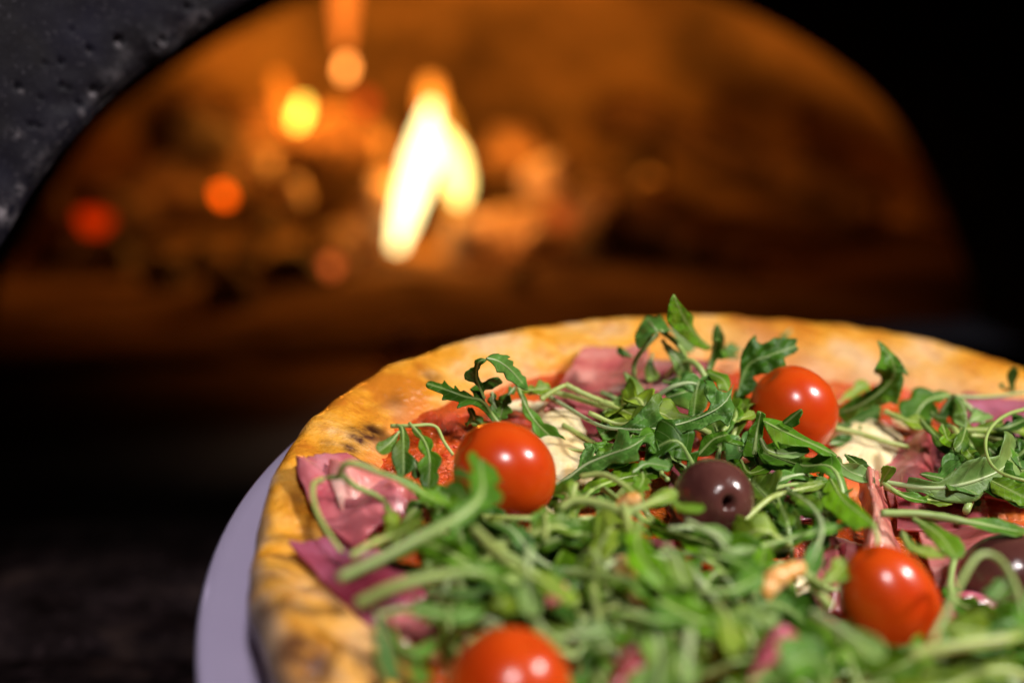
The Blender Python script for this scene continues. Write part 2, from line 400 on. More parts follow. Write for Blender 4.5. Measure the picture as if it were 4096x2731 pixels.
# --- fire
def tube(P, rads, seg=12, seedn=0, rough=0., cap=True):
    vs = []; n = len(P); ref = Vector((.3, .2, 1)).normalized()
    for i, p in enumerate(P):
        T = (P[min(i + 1, n - 1)] - P[max(i - 1, 0)]).normalized(); a = T.cross(ref).normalized(); b2 = a.cross(T)
        for k in range(seg):
            th = 2 * math.pi * k / seg; d = a * math.cos(th) + b2 * math.sin(th)
            r = rads[i] * (1 + rough * nz((d.x + seedn, d.y, i * .35 + d.z), 1.7))
            vs.append(p + d * r)
    f = []
    for i in range(n - 1):
        for k in range(seg):
            a = i * seg + k; b3 = i * seg + (k + 1) % seg; f.append((a, b3, b3 + seg, a + seg))
    if cap:
        vs.append(P[0]); vs.append(P[-1]); c0, c1 = len(vs) - 2, len(vs) - 1
        for k in range(seg):
            f.append((c0, (k + 1) % seg, k)); f.append((c1, (n - 1) * seg + k, (n - 1) * seg + (k + 1) % seg))
    return vs, f
def lump(name, p, r, m, seed, label, cat, group=None, sq=(1, 1, .8)):
    bm = bmesh.new(); bmesh.ops.create_icosphere(bm, subdivisions=3, radius=1)
    for v in bm.verts:
        d = v.co.copy(); k = 1 + .45 * nz(d, 1.1, seed * 3.1) + .15 * nz(d, 3.5, seed)
        v.co = Vector((d.x * sq[0], d.y * sq[1], d.z * sq[2])) * r * k
    me = bpy.data.meshes.new(name); bm.to_mesh(me); bm.free(); me.shade_smooth(); me.materials.append(m)
    o = bpy.data.objects.new(name, me); COL.objects.link(o); o.location = p; o.rotation_euler = (seed, seed * 2.3, seed * 1.7)
    tag(o, label, cat, group); return o
def log(p0, p1, r, label, seed, m=None):
    root = tag(empty('firewood_log', p0), label, 'log', 'burning logs in the oven')
    n = 24; P = [p0.lerp(p1, i / (n - 1)) - p0 + Vector((0, 0, .006 * math.sin(i * .5 + seed))) for i in range(n)]
    v, f = tube(P, [r * (1 + .12 * math.sin(i * .9 + seed)) for i in range(n)], 18, seed, .5)
    mesh('bark', v, f, m or m_bark, root)
    d = (P[-1] - P[0]).normalized()
    v, f = tube([P[-1] - d * .002, P[-1] + d * .004], [r * .9, r * .8], 18, seed, .3)
    mesh('cut_end', v, f, m_cut, root)
log(at(505, 150, 1.62), at(770, 283, 1.33), .028, 'long dark log leaning down from the back to the right of the tall flame', 1)
log(at(455, 262, 1.42), at(655, 205, 1.50), .032, 'pale glowing log right beside the base of the tall flame', 2, m_cut)
log(at(40, 236, 1.36), at(255, 165, 1.60), .030, 'dark log at the far left with a red glowing spot on it', 3)
log(at(150, 120, 1.70), at(385, 150, 1.66), .034, 'charred log lying across the back behind the small yellow flame', 4)
log(at(600, 110, 1.75), at(880, 210, 1.55), .026, 'smooth brown log lying furthest to the right in the oven', 5)
log(at(330, 268, 1.36), at(400, 190, 1.48), .022, 'short burning log standing up just left of the tall flame', 6, m_cut)
random.seed(5)
cg = 'charcoal pieces strewn on the oven floor'
for i, (px, py, r) in enumerate([(205, 255, .017), (165, 268, .02), (250, 250, .016), (285, 262, .022), (318, 240, .018), (230, 285, .02), (308, 262, .018), (350, 246, .022), (120, 255, .02), (600, 245, .024), (655, 240, .026), (700, 252, .017), (520, 268, .010), (370, 225, .017), (180, 130, .03), (210, 140, .028), (640, 180, .03), (735, 235, .016), (270, 225, .02), (140, 235, .015)]):
    random.random()
    p = gnd(px, min(py + 8, 300), .012) if py > 235 else at(px, py, 1.5 + .1 * random.random())
    lump('charcoal', p, r, m_char, i + 1, 'black piece of charcoal strewn on the hot oven floor', 'charcoal', cg)
for i, (px, py, t, r, lb) in enumerate([(289, 196, 1.46, .016, 'pale ash covered lump between the orange ember and the tall flame'), (552, 178, 1.42, .026, 'large pale ash lump to the right of the tall flame, upper one'), (590, 205, 1.44, .022, 'pale ash lump right of the tall flame, rightmost one'), (335, 262, 1.33, .018, 'pale ash lump at the lower left foot of the tall flame'), (480, 232, 1.40, .020, 'pale ash lump touching the right foot of the tall flame'), (262, 165, 1.5, .014, 'ash lump just under the small yellow flame'), (540, 240, 1.36, .018, 'ash lump below the two right hand ash lumps'), (398, 342, .955, .012, 'single pale ash lump nearest the pizza crust')]):
    lump('ash_lump', at(px, py, t), r, m_ash, 40 + i, lb, 'ash', 'pale ash lumps in the fire')
def ember(px, py, t, r, col, st, lb):
    m, _, _ = emis('glowing_ember', col, st)
    lump('ember', at(px, py, t), r, m, px * .1, lb, 'ember', 'glowing embers in the fire')
ember(223, 194, 1.44, .0075, (1, .10, .002), 4.2, 'bright orange round ember left of the fire centre')
ember(95, 221, 1.37, .013, (1, .04, 0), .62, 'deep red ember at the far left of the fire')
ember(125, 212, 1.42, .008, (1, .012, 0), .5, 'faint dark red ember behind the far left red one')
ember(365, 103, 1.6, .0095, (1, .09, .01), 1.1, 'dim red ember behind and between the two smaller flames')
ember(330, 266, 1.31, .007, (1, .17, .03), 1.2, 'soft orange ember at the lower left foot of the tall flame')
ember(560, 215, 1.38, .012, (1, .15, .02), .5, 'wide dull orange ember in the pale logs to the right')
def flame(parts, label):
    root = tag(empty('flame', parts[0][0][0]), label, 'flame', 'flames in the oven')
    for P, rads, col, st, nm in parts:
        m, nt, e = emis('fire', col, st)
        a = nd(nt, 'ShaderNodeAddShader'); tp = nd(nt, 'ShaderNodeBsdfTransparent')
        nt.links.new(e.outputs[0], a.inputs[0]); nt.links.new(tp.outputs[0], a.inputs[1]); nt.links.new(a.outputs[0], nt.nodes['Material Output'].inputs[0])
        o0 = parts[0][0][0]
        Q = catmull([p - o0 for p in P], 24); n = len(rads)
        rr_ = [rads[min(int(i / 23 * (n - 1)), n - 2)] * (1 - (i / 23 * (n - 1) - min(int(i / 23 * (n - 1)), n - 2))) + rads[min(int(i / 23 * (n - 1)), n - 2) + 1] * (i / 23 * (n - 1) - min(int(i / 23 * (n - 1)), n - 2)) for i in range(24)]
        v, f = tube(Q, rr_, 16, 1, .25)
        mesh(nm, v, f, m, root)
k = 1.42
flame([([at(396, 248, k), at(402, 226, k), at(411, 197, k), at(421, 160, k), at(428, 128, k), at(431, 104, k)], [.004, .009, .0125, .0150, .011, .003], (1, .84, .34), 2.3, 'bright_tongue'),
       ([at(458, 203, k), at(459, 185, k), at(452, 160, k), at(440, 130, k)], [.004, .0115, .012, .004], (1, .80, .22), 1.9, 'bright_tongue'),
       ([at(455, 222, k), at(455, 200, k), at(448, 150, k), at(436, 105, k), at(428, 84, k)], [.004, .011, .013, .011, .003], (1, .30, .02), .6, 'orange_tip'),
       ([at(430, 112, k), at(431, 92, k), at(430, 78, k)], [.010, .011, .006], (1, .24, .02), 1.0, 'orange_tip'),
       ([at(395, 220, k), at(388, 200, k), at(392, 172, k)], [.004, .012, .006], (1, .26, .02), .35, 'orange_tip')],
      'tall white hot flame with yellow edge, the largest in the fire')
flame([([at(296, 126, 1.5), at(301, 112, 1.5), at(304, 100, 1.5)], [.003, .0062, .003], (1, .60, .06), 3.6, 'bright_tongue'),
       ([at(292, 130, 1.5), at(282, 95, 1.5), at(276, 74, 1.5)], [.005, .009, .004], (1, .20, .01), .7, 'orange_tip')],
      'small yellow flame with an orange tail leaning to the left')
flame([([at(344, 76, 1.55), at(346, 68, 1.55), at(347, 60, 1.55)], [.003, .006, .003], (1, .30, .05), 3.6, 'bright_tongue'),
       ([at(344, 50, 1.55), at(344, 10, 1.55), at(346, -40, 1.55)], [.004, .011, .012], (1, .20, .02), .75, 'orange_tip')],
      'narrow orange flame rising out of the top of the photo')
def glow(name, p, r, power, col):
    l = bpy.data.lights.new(name, 'POINT'); l.energy = power; l.shadow_soft_size = r; l.color = col
    o = bpy.data.objects.new(name, l); COL.objects.link(o); o.location = p
glow('fire_light', at(425, 120, 1.50), .03, 6.2, (1, .34, .03))
glow('fire_light', at(310, 90, 1.60), .02, 3.0, (1, .31, .025))
glow('fire_light', at(500, 190, 1.36), .02, .35, (1, .32, .05))

# ------------------------------------------------------------------ plate
def lathe(profile, n, fn=None):
    vs = []
    for i in range(n):
        th = 2 * math.pi * i / n
        for (r, z) in profile: vs.append(Vector((r * math.cos(th), r * math.sin(th), z)))
    return vs, grid_faces(n, len(profile), True)
plate = tag(empty('plate', (0, 0, 0)), 'round lavender white ceramic plate under the pizza', 'plate')
plate.matrix_world = MP @ Matrix.Translation((.0024, .0022, -.0018))
v, f = lathe([(.0001, -.0075), (.09, -.0075), (.092, -.0095), (.097, -.0095), (.100, -.007), (.13, -.0045), (.155, -.001), (.1608, .0005), (.1615, .0020), (.1605, .0030), (.158, .0028), (.145, .0008), (.12, -.001), (.0001, -.0012)], 160)
mesh('dish', v, f, m_plate, plate)
stand = tag(empty('plate_stand', O - Vector((0, 0, O.z))), 'low black iron stand propping up the back of the plate', 'stand')
for k in range(3):
    th = R_(60 + 120 * k); a = wl((.05 * math.cos(th), .05 * math.sin(th), -.0165))
    bq = Vector((a.x * 1.0, a.y, .0)); base = stand.location
    v, f = tube([bq - base, a - base], [.004, .004], 12); mesh('leg', v, f, m_iron, stand)
v = []; 
ringp = [wl((.05 * math.cos(2 * math.pi * i / 48), .05 * math.sin(2 * math.pi * i / 48), -.0157)) - stand.location for i in range(49)]
vv_, ff_ = tube(ringp, [.0028] * 49, 8); mesh('support_ring', vv_, ff_, m_iron, stand)

# ------------------------------------------------------------------ pizza
pizza = tag(empty('pizza'), 'round baked pizza with golden crust, tomato sauce and melted mozzarella on the plate', 'pizza')
pizza.matrix_world = MP
dev = [(-177, -.0012), (-168, -.0004), (-159, .0003), (70, -.001), (83, .0035), (103, 0), (118, -.003), (139, -.0018), (150, .0028), (169, .0015)]
dev = sorted([(a % 360, d) for a, d in dev])
def rdev(th):
    a = math.degrees(th) % 360; s = 0; wsum = 0
    for q, d in dev:
        dd = min(abs(a - q), 360 - abs(a - q)); ww = math.exp(-(dd / 9) ** 2); s += d * ww; wsum += ww
    return s / (wsum + .15)
INN = [(95, 0), (115, .004), (137, .012), (148, .015), (158, .019), (168, .018), (180, .016), (193, .010), (205, .004), (230, 0)]
def inner(th):
    a = math.degrees(th) % 360
    for (a0, v0), (a1, v1) in zip(INN, INN[1:]):
        if a0 <= a <= a1:
            t = (a - a0) / (a1 - a0); t = t * t * (3 - 2 * t); return v0 + (v1 - v0) * t
    return 0
def angpx(px, py, z=.02):
    l = loc(px, py, z); return math.atan2(l.y, l.x), math.hypot(l.x, l.y)
# char blisters and pale floury patches at measured places on the crust
chars = [(366, 408, 13, 1), (374, 400, 10, 1), (360, 416, 8, 1), (352, 425, 10, .7), (436, 352, 12, .5), (400, 372, 11, .35), (478, 372, 12, .4), (462, 388, 8, .7), (330, 425, 10, .35), (300, 480, 12, .4), (268, 560, 16, .45), (275, 612, 24, .6), (300, 668, 26, .8), (415, 400, 7, .6), (520, 350, 10, .35), (600, 338, 12, .3), (905, 370, 6, .4), (960, 386, 7, .3), (385, 445, 9, .4), (252, 500, 14, .4), (345, 455, 8, .3)]
CHL = [(loc(a, b_, .020), r * .36 / FPX, s) for a, b_, r, s in chars]
pales = [(885, 352, 50, .75), (830, 345, 40, .6), (960, 368, 45, .6), (760, 332, 50, .5), (1000, 380, 40, .4), (690, 328, 30, .3), (400, 380, 12, .3), (262, 640, 12, .5), (500, 355, 14, .3)]
PLL = [(loc(a, b_, .020), r * .40 / FPX, s) for a, b_, r, s in pales]
bub = [(loc(283, 630, .022), .020, .0075), (loc(365, 418, .02), .009, .0022), (loc(330, 470, .02), .014, .002), (loc(700, 330, .02), .03, .002), (loc(300, 520, .02), .012, -.002), (loc(258, 660, .02), .012, .003)]
SEC = [(.1125, .0086), (.116, .0098), (.119, .0109), (.123, .0119), (.127, .0128), (.131, .0136), (.135, .0143), (.139, .0148), (.1425, .0147), (.1455, .0136), (.1476, .0118), (.1488, .0094), (.1490, .0070), (.1480, .0044), (.1455, .0022), (.142, .0006), (.13, -.0005)]
SECV = catmull([Vector((a, b_, 0)) for a, b_ in SEC], 60)
NT = 720; vs = []; ta = []; ca = []; pa = []
for i in range(NT):
    th = 2 * math.pi * i / NT; ct, st = math.cos(th), math.sin(th)
    wob = .0010 * nz((ct, st, 0), 2.6) + .0006 * nz((ct, st, 4), 9)
    hh = 1 + .13 * nz((ct, st, 7), 3.1) + .05 * nz((ct, st, 9), 12)
    inn = .003 * nz((ct, st, 17), 4.); ish = inner(th)
    for j, q in enumerate(SECV):
        t = j / 59; r = q.x + rdev(th) * min(1, t * 1.6) + wob * t + inn * max(0, 1 - t * 2.2) + ish * max(0, 1 - t * 1.55) ** .8; z = q.y * (hh if t < .8 else 1)
        p = Vector((r * ct, r * st, z))
        for (c0, rb, hb) in bub:
            d2 = ((p.x - c0.x) ** 2 + (p.y - c0.y) ** 2) / (rb * rb)
            if d2 < 5: z += hb * math.exp(-d2) * (1 if t < .72 else .35)
        z += (.0009 * nz(p, 90) + .0005 * nz(p, 220)) * (1 if .05 < t < .9 else 0)
        r2_ = r + .0006 * nz(p, 110, 3)
        p = Vector((r2_ * ct, r2_ * st, z)); vs.append(p)
        cc = 0
        for (c0, rb, s) in CHL:
            d2 = ((p.x - c0.x) ** 2 + (p.y - c0.y) ** 2) / (rb * rb)
            if d2 < 5 and t < .8: cc = max(cc, min(1, 1.7 * s * math.exp(-d2 * (1 + .9 * nz(p, 160)))))
        if .62 < t < .9: cc = max(cc, .9 * max(0, nz(p, 60, 8) - .12) + .25 * max(0, nz(p, 150, 2)))
        pp = 0
        for (c0, rb, s) in PLL:
            d2 = ((p.x - c0.x) ** 2 + (p.y - c0.y) ** 2) / (rb * rb)
            if d2 < 5: pp = max(pp, s * math.exp(-d2))
        ta.append(t); ca.append(min(1, cc)); pa.append(min(1, pp))
mesh('crust', vs, grid_faces(NT, 60, True), m_crust, pizza, attrs={'t': ta, 'char': ca, 'pale': pa})
v, f = lathe([(.0001, .0004), (.131, .0004), (.1315, .004), (.0001, .004)], 120); mesh('base', v, f, m_crust, pizza, attrs={'t': [.6] * len(v), 'char': [0] * len(v), 'pale': [0] * len(v)})
vs = []
for i in range(360):
    th = 2 * math.pi * i / 360
    for j in range(110):
        r = .0002 + (.1215 + inner(th)) * j / 109 * (1 + .02 * nz((math.cos(th), math.sin(th), 1), 4))
        p = Vector((r * math.cos(th), r * math.sin(th), 0)); rim = max(0, (j - 96) / 13)
        p.z = .0108 + .0009 * nz(p, 60) + .0006 * nz(p, 170) + .00035 * nz(p, 420) - .0012 * rim
        vs.append(p)
mesh('tomato_sauce', vs, grid_faces(360, 110, True), m_sauce, pizza)
m_pulp, nt, b = mat('glistening_pulp')
n1 = noise_node(nt, 90, 3)
nt.links.new(ramp(nt, n1.outputs['Fac'], [(.4, (.62, .05, .006)), (.6, (.78, .13, .015))]).outputs[0], b.inputs['Base Color'])
b.inputs['Roughness'].default_value = .12; b.inputs['Specular IOR Level'].default_value = .9
rp_ = random.Random(3); vs = []; fs = []
bm = bmesh.new(); bmesh.ops.create_icosphere(bm, subdivisions=2, radius=1); ico = [v.co.copy() for v in bm.verts]; icf = [[v.index for v in f.verts] for f in bm.faces]; bm.free()
for i in range(2400):
    th = rp_.uniform(0, 2 * math.pi)
    if math.sin(th) < -.35: continue
    r = (.1215 + inner(th)) * math.sqrt(rp_.uniform(.45, 1.02)); p = Vector((r * math.cos(th), r * math.sin(th), 0))
    if nz(p, 70, 4) < -.12: continue
    rim = max(0, (r / (.1215 + inner(th)) * 109 - 96) / 13)
    p.z = .0108 + .0009 * nz(p, 60) + .0006 * nz(p, 170) - .0012 * rim + .0001
    q = rp_.uniform(.00025, .0008) * (1 if rp_.random() < .9 else 1.6); k0 = len(vs)
    for c_ in ico: vs.append(Vector((p.x + c_.x * q * 1.3, p.y + c_.y * q, p.z + c_.z * q * .75)))
    for f_ in icf: fs.append(tuple(k0 + a_ for a_ in f_))
mesh('tomato_pulp', vs, fs, m_pulp, pizza)['kind'] = 'stuff'
def cheese(cx, cy, rx, ry, hgt, seed, name='mozzarella'):
    c = loc(cx, cy, .011); e1 = loc(cx + rx, cy, .011) - c; e2 = loc(cx, cy - ry, .011) - c
    vs = []; rim = []
    for i in range(90):
        th = 2 * math.pi * i / 90; k = 1 + .30 * nz((math.cos(th), math.sin(th), seed), 1.6) + .10 * nz((math.cos(th), math.sin(th), seed), 5)
        for j in range(26):
            s = max(.001, j / 25); p = c + (e1 * math.cos(th) + e2 * math.sin(th)) * (s * k)
            p.z = .0102 + hgt * (1 - s ** 3.2) + .0007 * nz(p, 110) + .0004 * nz(p, 300) + .0009 * nz(p, 45)
            vs.append(p); rim.append(max(0, min(1, (s - .78) * 4 + .5 * nz(p, 180))))
    mesh(name, vs, grid_faces(90, 26, True), m_cheese, pizza, attrs={'rim': rim})
for q in [(564, 447, 44, 48, .0042, 1), (548, 496, 36, 20, .0036, 2), (866, 450, 46, 30, .0048, 3), (905, 420, 20, 12, .002, 4), (528, 408, 34, 12, .0016, 5),
          (480, 655, 46, 30, .004, 6), (640, 560, 40, 22, .004, 7), (785, 595, 40, 24, .006, 8), (700, 640, 40, 26, .005, 9), (930, 665, 60, 26, .004, 10), (760, 470, 30, 16, .003, 11), (990, 470, 30, 18, .002, 12), (550, 525, 30, 14, .005, 13)]:
    cheese(*q)

# ------------------------------------------------------------------ ham
def ham(corners, z, amp, nf, seed, label, tint=(1, 1, 1), ang=0., group='cured ham slices on the pizza', crease=.5):
    L = [loc(a, b_, z) for a, b_ in corners]
    org = (L[0] + L[1] + L[2] + L[3]) / 4
    root = bpy.data.objects.new('ham_slice', None)
    nu, nv = 64, 64; vs = []; uv = []
    for i in range(nu):
        for j in range(nv):
            a, b_ = i / (nu - 1), j / (nv - 1)
            ed = min(a, 1 - a, b_, 1 - b_)
            aa = a + .07 * nz((a, b_, seed), 1.8, 3) + .03 * nz((a, b_, seed), 8, 3); bb = b_ + .07 * nz((a, b_, seed), 1.8, 9) + .03 * nz((a, b_, seed), 8, 1)
            p = L[0].lerp(L[1], aa).lerp(L[3].lerp(L[2], aa), bb)
            x = (a * math.cos(ang) + b_ * math.sin(ang)) + .12 * nz((a, b_, seed), 1.5)
            nf2 = nf * .40; w_ = math.sin(x * nf2 * 2 * math.pi + seed) + 0.03 * math.sin(x * nf2 * 5.3 * math.pi + seed * 2)
            n1 = nz((a, b_, seed * 1.7), 1.3)
            hgt = .68 * amp * (.42 * w_ + .55 * n1 + .35 + .10 * nz((a, b_, seed), 6))
            e_ = min(1, ed * 5)
            p.z = max(.0118 + .0006 * n1, z + hgt * (.35 + .65 * e_))
            off = amp * .28 * math.cos(x * nf2 * 2 * math.pi + seed)
            p.x += off * math.cos(ang); p.y += off * math.sin(ang) * .5
            vs.append(p - org); uv.append((a * 1.0 + seed, b_ * 1.0))
    me_o = mesh('ham_slice', vs, grid_faces(nu, nv), m_ham, uv=uv)
    me_o.matrix_world = MP @ Matrix.Translation(org)
    me_o.color = (tint[0] * .95, tint[1] * .88, tint[2] * .76, 1)
    sm = me_o.modifiers.new('thick', 'SOLIDIFY'); sm.thickness = .0009; sm.offset = 0
    tag(me_o, label, 'ham', group); return me_o
ham([(592, 350), (640, 340), (640, 415), (548, 410)], .014, .009, 1.2, 3, 'pale pink folded ham slice lying against the back crust left of the leaf tuft', (1.1, 1.35, 1.35), .4)
ham([(630, 360), (712, 366), (700, 402), (628, 410)], .013, .005, 1.4, 5, 'dusky pink ham slice under the arching leaf stems at the back', (.85, 1.2, 1.4), .2)
ham([(302, 465), (345, 452), (410, 520), (345, 548)], .017, .012, 1.8, 2, 'rumpled pink ham slice on the left crust beside the left tomato', (1.05, 1.1, 1.5), .9)
ham([(330, 470), (420, 485), (425, 525), (360, 550)], .017, .011, 1.6, 8, 'bright pink ham fold running from the left crust towards the left tomato', (1.3, 1.4, 1.5), 1.3)
ham([(298, 545), (350, 535), (430, 600), (365, 625)], .015, .009, 1.5, 9, 'dark magenta ham slice on the left crust below the rumpled slice', (.6, .4, .8), .8)
ham([(880, 448), (930, 428), (948, 490), (885, 505)], .013, .007, 1.5, 11, 'pink ham slice beside the white cheese behind the folded tongue', (1, .95, 1.1), .3)
ham([(842, 490), (892, 478), (925, 570), (850, 560)], .017, .016, 1.1, 13, 'ham slice folded up into a tongue above the right tomato', (1.15, 1.35, 1.25), .2)
ham([(900, 478), (975, 490), (985, 530), (905, 530)], .014, .008, 1.8, 14, 'flat pink ham slice to the right of the folded ham tongue', (1, .9, 1.2), .5)
ham([(968, 398), (1040, 398), (1040, 440), (965, 440)], .013, .006, 1.6, 15, 'purple pink ham slice against the back crust at the right edge', (.8, .75, 1.3), .2)
ham([(925, 515), (1035, 535), (1035, 610), (925, 590)], .014, .008, 1.8, 17, 'reddish ham slice behind the right tomato near the right edge', (.9, .9, 1), .4)
ham([(830, 540), (900, 555), (940, 610), (850, 600)], .012, .007, 1.4, 27, 'dark red ham slice directly behind the right tomato', (.6, .5, .6), .4)
for i, (q, tn) in enumerate([([(590, 640), (680, 640), (700, 700), (585, 700)], (1, 1, 1)), ([(730, 640), (800, 632), (830, 700), (725, 700)], (.9, .7, 1.1)), ([(860, 650), (1040, 645), (1050, 700), (860, 700)], (1.2, 1.3, 1.2)), ([(390, 610), (450, 605), (470, 650), (400, 650)], (1, 1, 1.2)),
                             ([(560, 545), (660, 540), (680, 600), (570, 600)], (.7, .6, .8)), ([(660, 470), (800, 455), (820, 520), (670, 540)], (.55, .5, .8)), ([(640, 590), (760, 590), (760, 640), (640, 640)], (1, .9, 1.2)), ([(420, 540), (520, 530), (540, 590), (430, 590)], (.8, .6, 1)), ([(760, 560), (850, 550), (850, 620), (770, 620)], (.7, .6, .8)), ([(940, 600), (1040, 600), (1040, 655), (940, 650)], (.8, .7, 1.2)), ([(560, 395), (700, 395), (700, 450), (600, 450)], (.8, .7, .9)), ([(930, 440), (1040, 440), (1040, 500), (940, 500)], (.6, .5, .8))]):
    ham(q, .014, .008, 1.6, 30 + i * 2.3, 'ham slice peeping out from under the heap of arugula', tn, i * .8, 'cured ham slices buried under the arugula')

ham([(545, 586), (560, 585), (562, 602), (546, 603)], .030, .004, .6, 61, 'tiny bright pink ham fold poking up through the blurred leaves', (1.3, 1.3, 1.5), .3)
ham([(742, 690), (755, 640), (800, 645), (775, 665)], .030, .007, .6, 62, 'curved pink ham edge arching at the bottom right of centre', (.9, .6, 1.1), .8)
ham([(610, 650), (665, 652), (680, 700), (600, 700)], .026, .008, .8, 63, 'pink ham fold at the bottom edge left of the pale broad stem', (1, .9, 1.1), .3)
def shaving(p0, p1, z, wd, seed, label):
    a = wl(loc(*p0, z)); b_ = wl(loc(*p1, z + .003)); o_ = a
    v, f = tube(catmull([a - o_, (a + b_) / 2 - o_ + N * .001, b_ - o_], 16), [wd * (1 - .3 * i / 15) for i in range(16)], 12, seed, .5)
    o = mesh('cheese_shaving', v, f, m_cheese, attrs={'rim': [max(0, min(1, .9 + 1.2 * nz(q, 260, seed))) for q in v]}); o.location = o_
    tag(o, label, 'cheese', 'cheese shavings among the leaves')
shaving((759, 592), (800, 567), .029, .0024, 3, 'peach coloured cheese shaving left of the right tomato')
shaving((622, 566), (640, 600), .026, .0024, 5, 'reddish cheese shaving among the blurred leaves below the olive')
shaving((622, 508), (640, 500), .028, .0020, 7, 'small orange cheese bit between the left tomato and the olive')
# ------------------------------------------------------------------ tomatoes and olives
BALLS = []
def ball(name, label, cat, px, py, wpx, hz, axes, tilt, m, group, dimple=None, yaw=0):
    # px,py: middle in the photo; wpx: width there; hz: height of the middle over the plate
    l = loc(px, py, hz); c = wl(l); t = proj(c)[2]; r = wpx * .54 * t / FPX
    bm = bmesh.new()
    nu, nv = 72, 56; vs = []
    for i in range(nu):
        th = 2 * math.pi * i / nu
        for j in range(nv):
            ph = -math.pi / 2 + math.pi * j / (nv - 1)
            d = Vector((math.cos(ph) * math.cos(th), math.cos(ph) * math.sin(th), math.sin(ph)))
            k = 1 + .02 * nz(d, 1.3, px)
            p = Vector((d.x * axes[0], d.y * axes[1], d.z * axes[2])) * r * k
            if dimple:
                rho = math.hypot(d.x, d.y)
                if d.z > 0:
                    p.z -= r * (.10 * math.exp(-(rho / .24) ** 2))
                    if rho < .13: p.z -= r * 1.0 * (1 - (rho / .13) ** 6) * .8
            else:
                if d.z > 0: p.z -= r * .10 * math.exp(-(math.hypot(d.x, d.y) / .22) ** 2)
            vs.append(p)
    # seam-free poles are collapsed rings; local +z is the fruit's long axis
    o = mesh(name, vs, grid_faces(nu, nv, True), m)
    o.location = c
    ax = (RT * tilt[0] + UP * tilt[1] - FW * tilt[2]).normalized()
    o.rotation_mode = 'QUATERNION'; o.rotation_quaternion = ax.to_track_quat('Z', 'Y')
    tag(o, label, cat, group); BALLS.append((px, py, wpx * .5 * .9, c, r)); return o
tg = 'cherry tomatoes on the pizza'
ball('cherry_tomato', 'red cherry tomato in the left half of the pizza beside the melted cheese', 'tomato', 505, 471, 96, .0240, (.93, .93, 1.05), (-.8, .62, .3), m_tom, tg)
ball('cherry_tomato', 'red cherry tomato at the back right under the large dark leaf', 'tomato', 794, 410, 82, .0225, (.95, .97, 1.04), (-.6, .75, .25), m_tom, tg)
ball('cherry_tomato', 'long oval cherry tomato lowest on the right, leaning to the left', 'tomato', 891, 604, 95, .0255, (.93, .93, 1.26), (-.48, .85, .2), m_tom, tg)
ball('cherry_tomato', 'blurred cherry tomato cut off by the bottom edge of the photo', 'tomato', 508, 690, 116, .0235, (1, 1, 1.03), (.3, .8, .3), m_tom, tg)
ball('olive', 'shiny brown purple olive with its pit hole facing the camera', 'olive', 713, 498, 76, .0245, (.98, .98, 1.12), (.22, .02, .97), m_olive, 'olives on the pizza', dimple=True)
ball('olive', 'dark olive in the shade at the right edge behind a curved stem', 'olive', 1006, 577, 80, .0185, (1, 1, 1.15), (.8, .3, .3), m_olive, 'olives on the pizza')

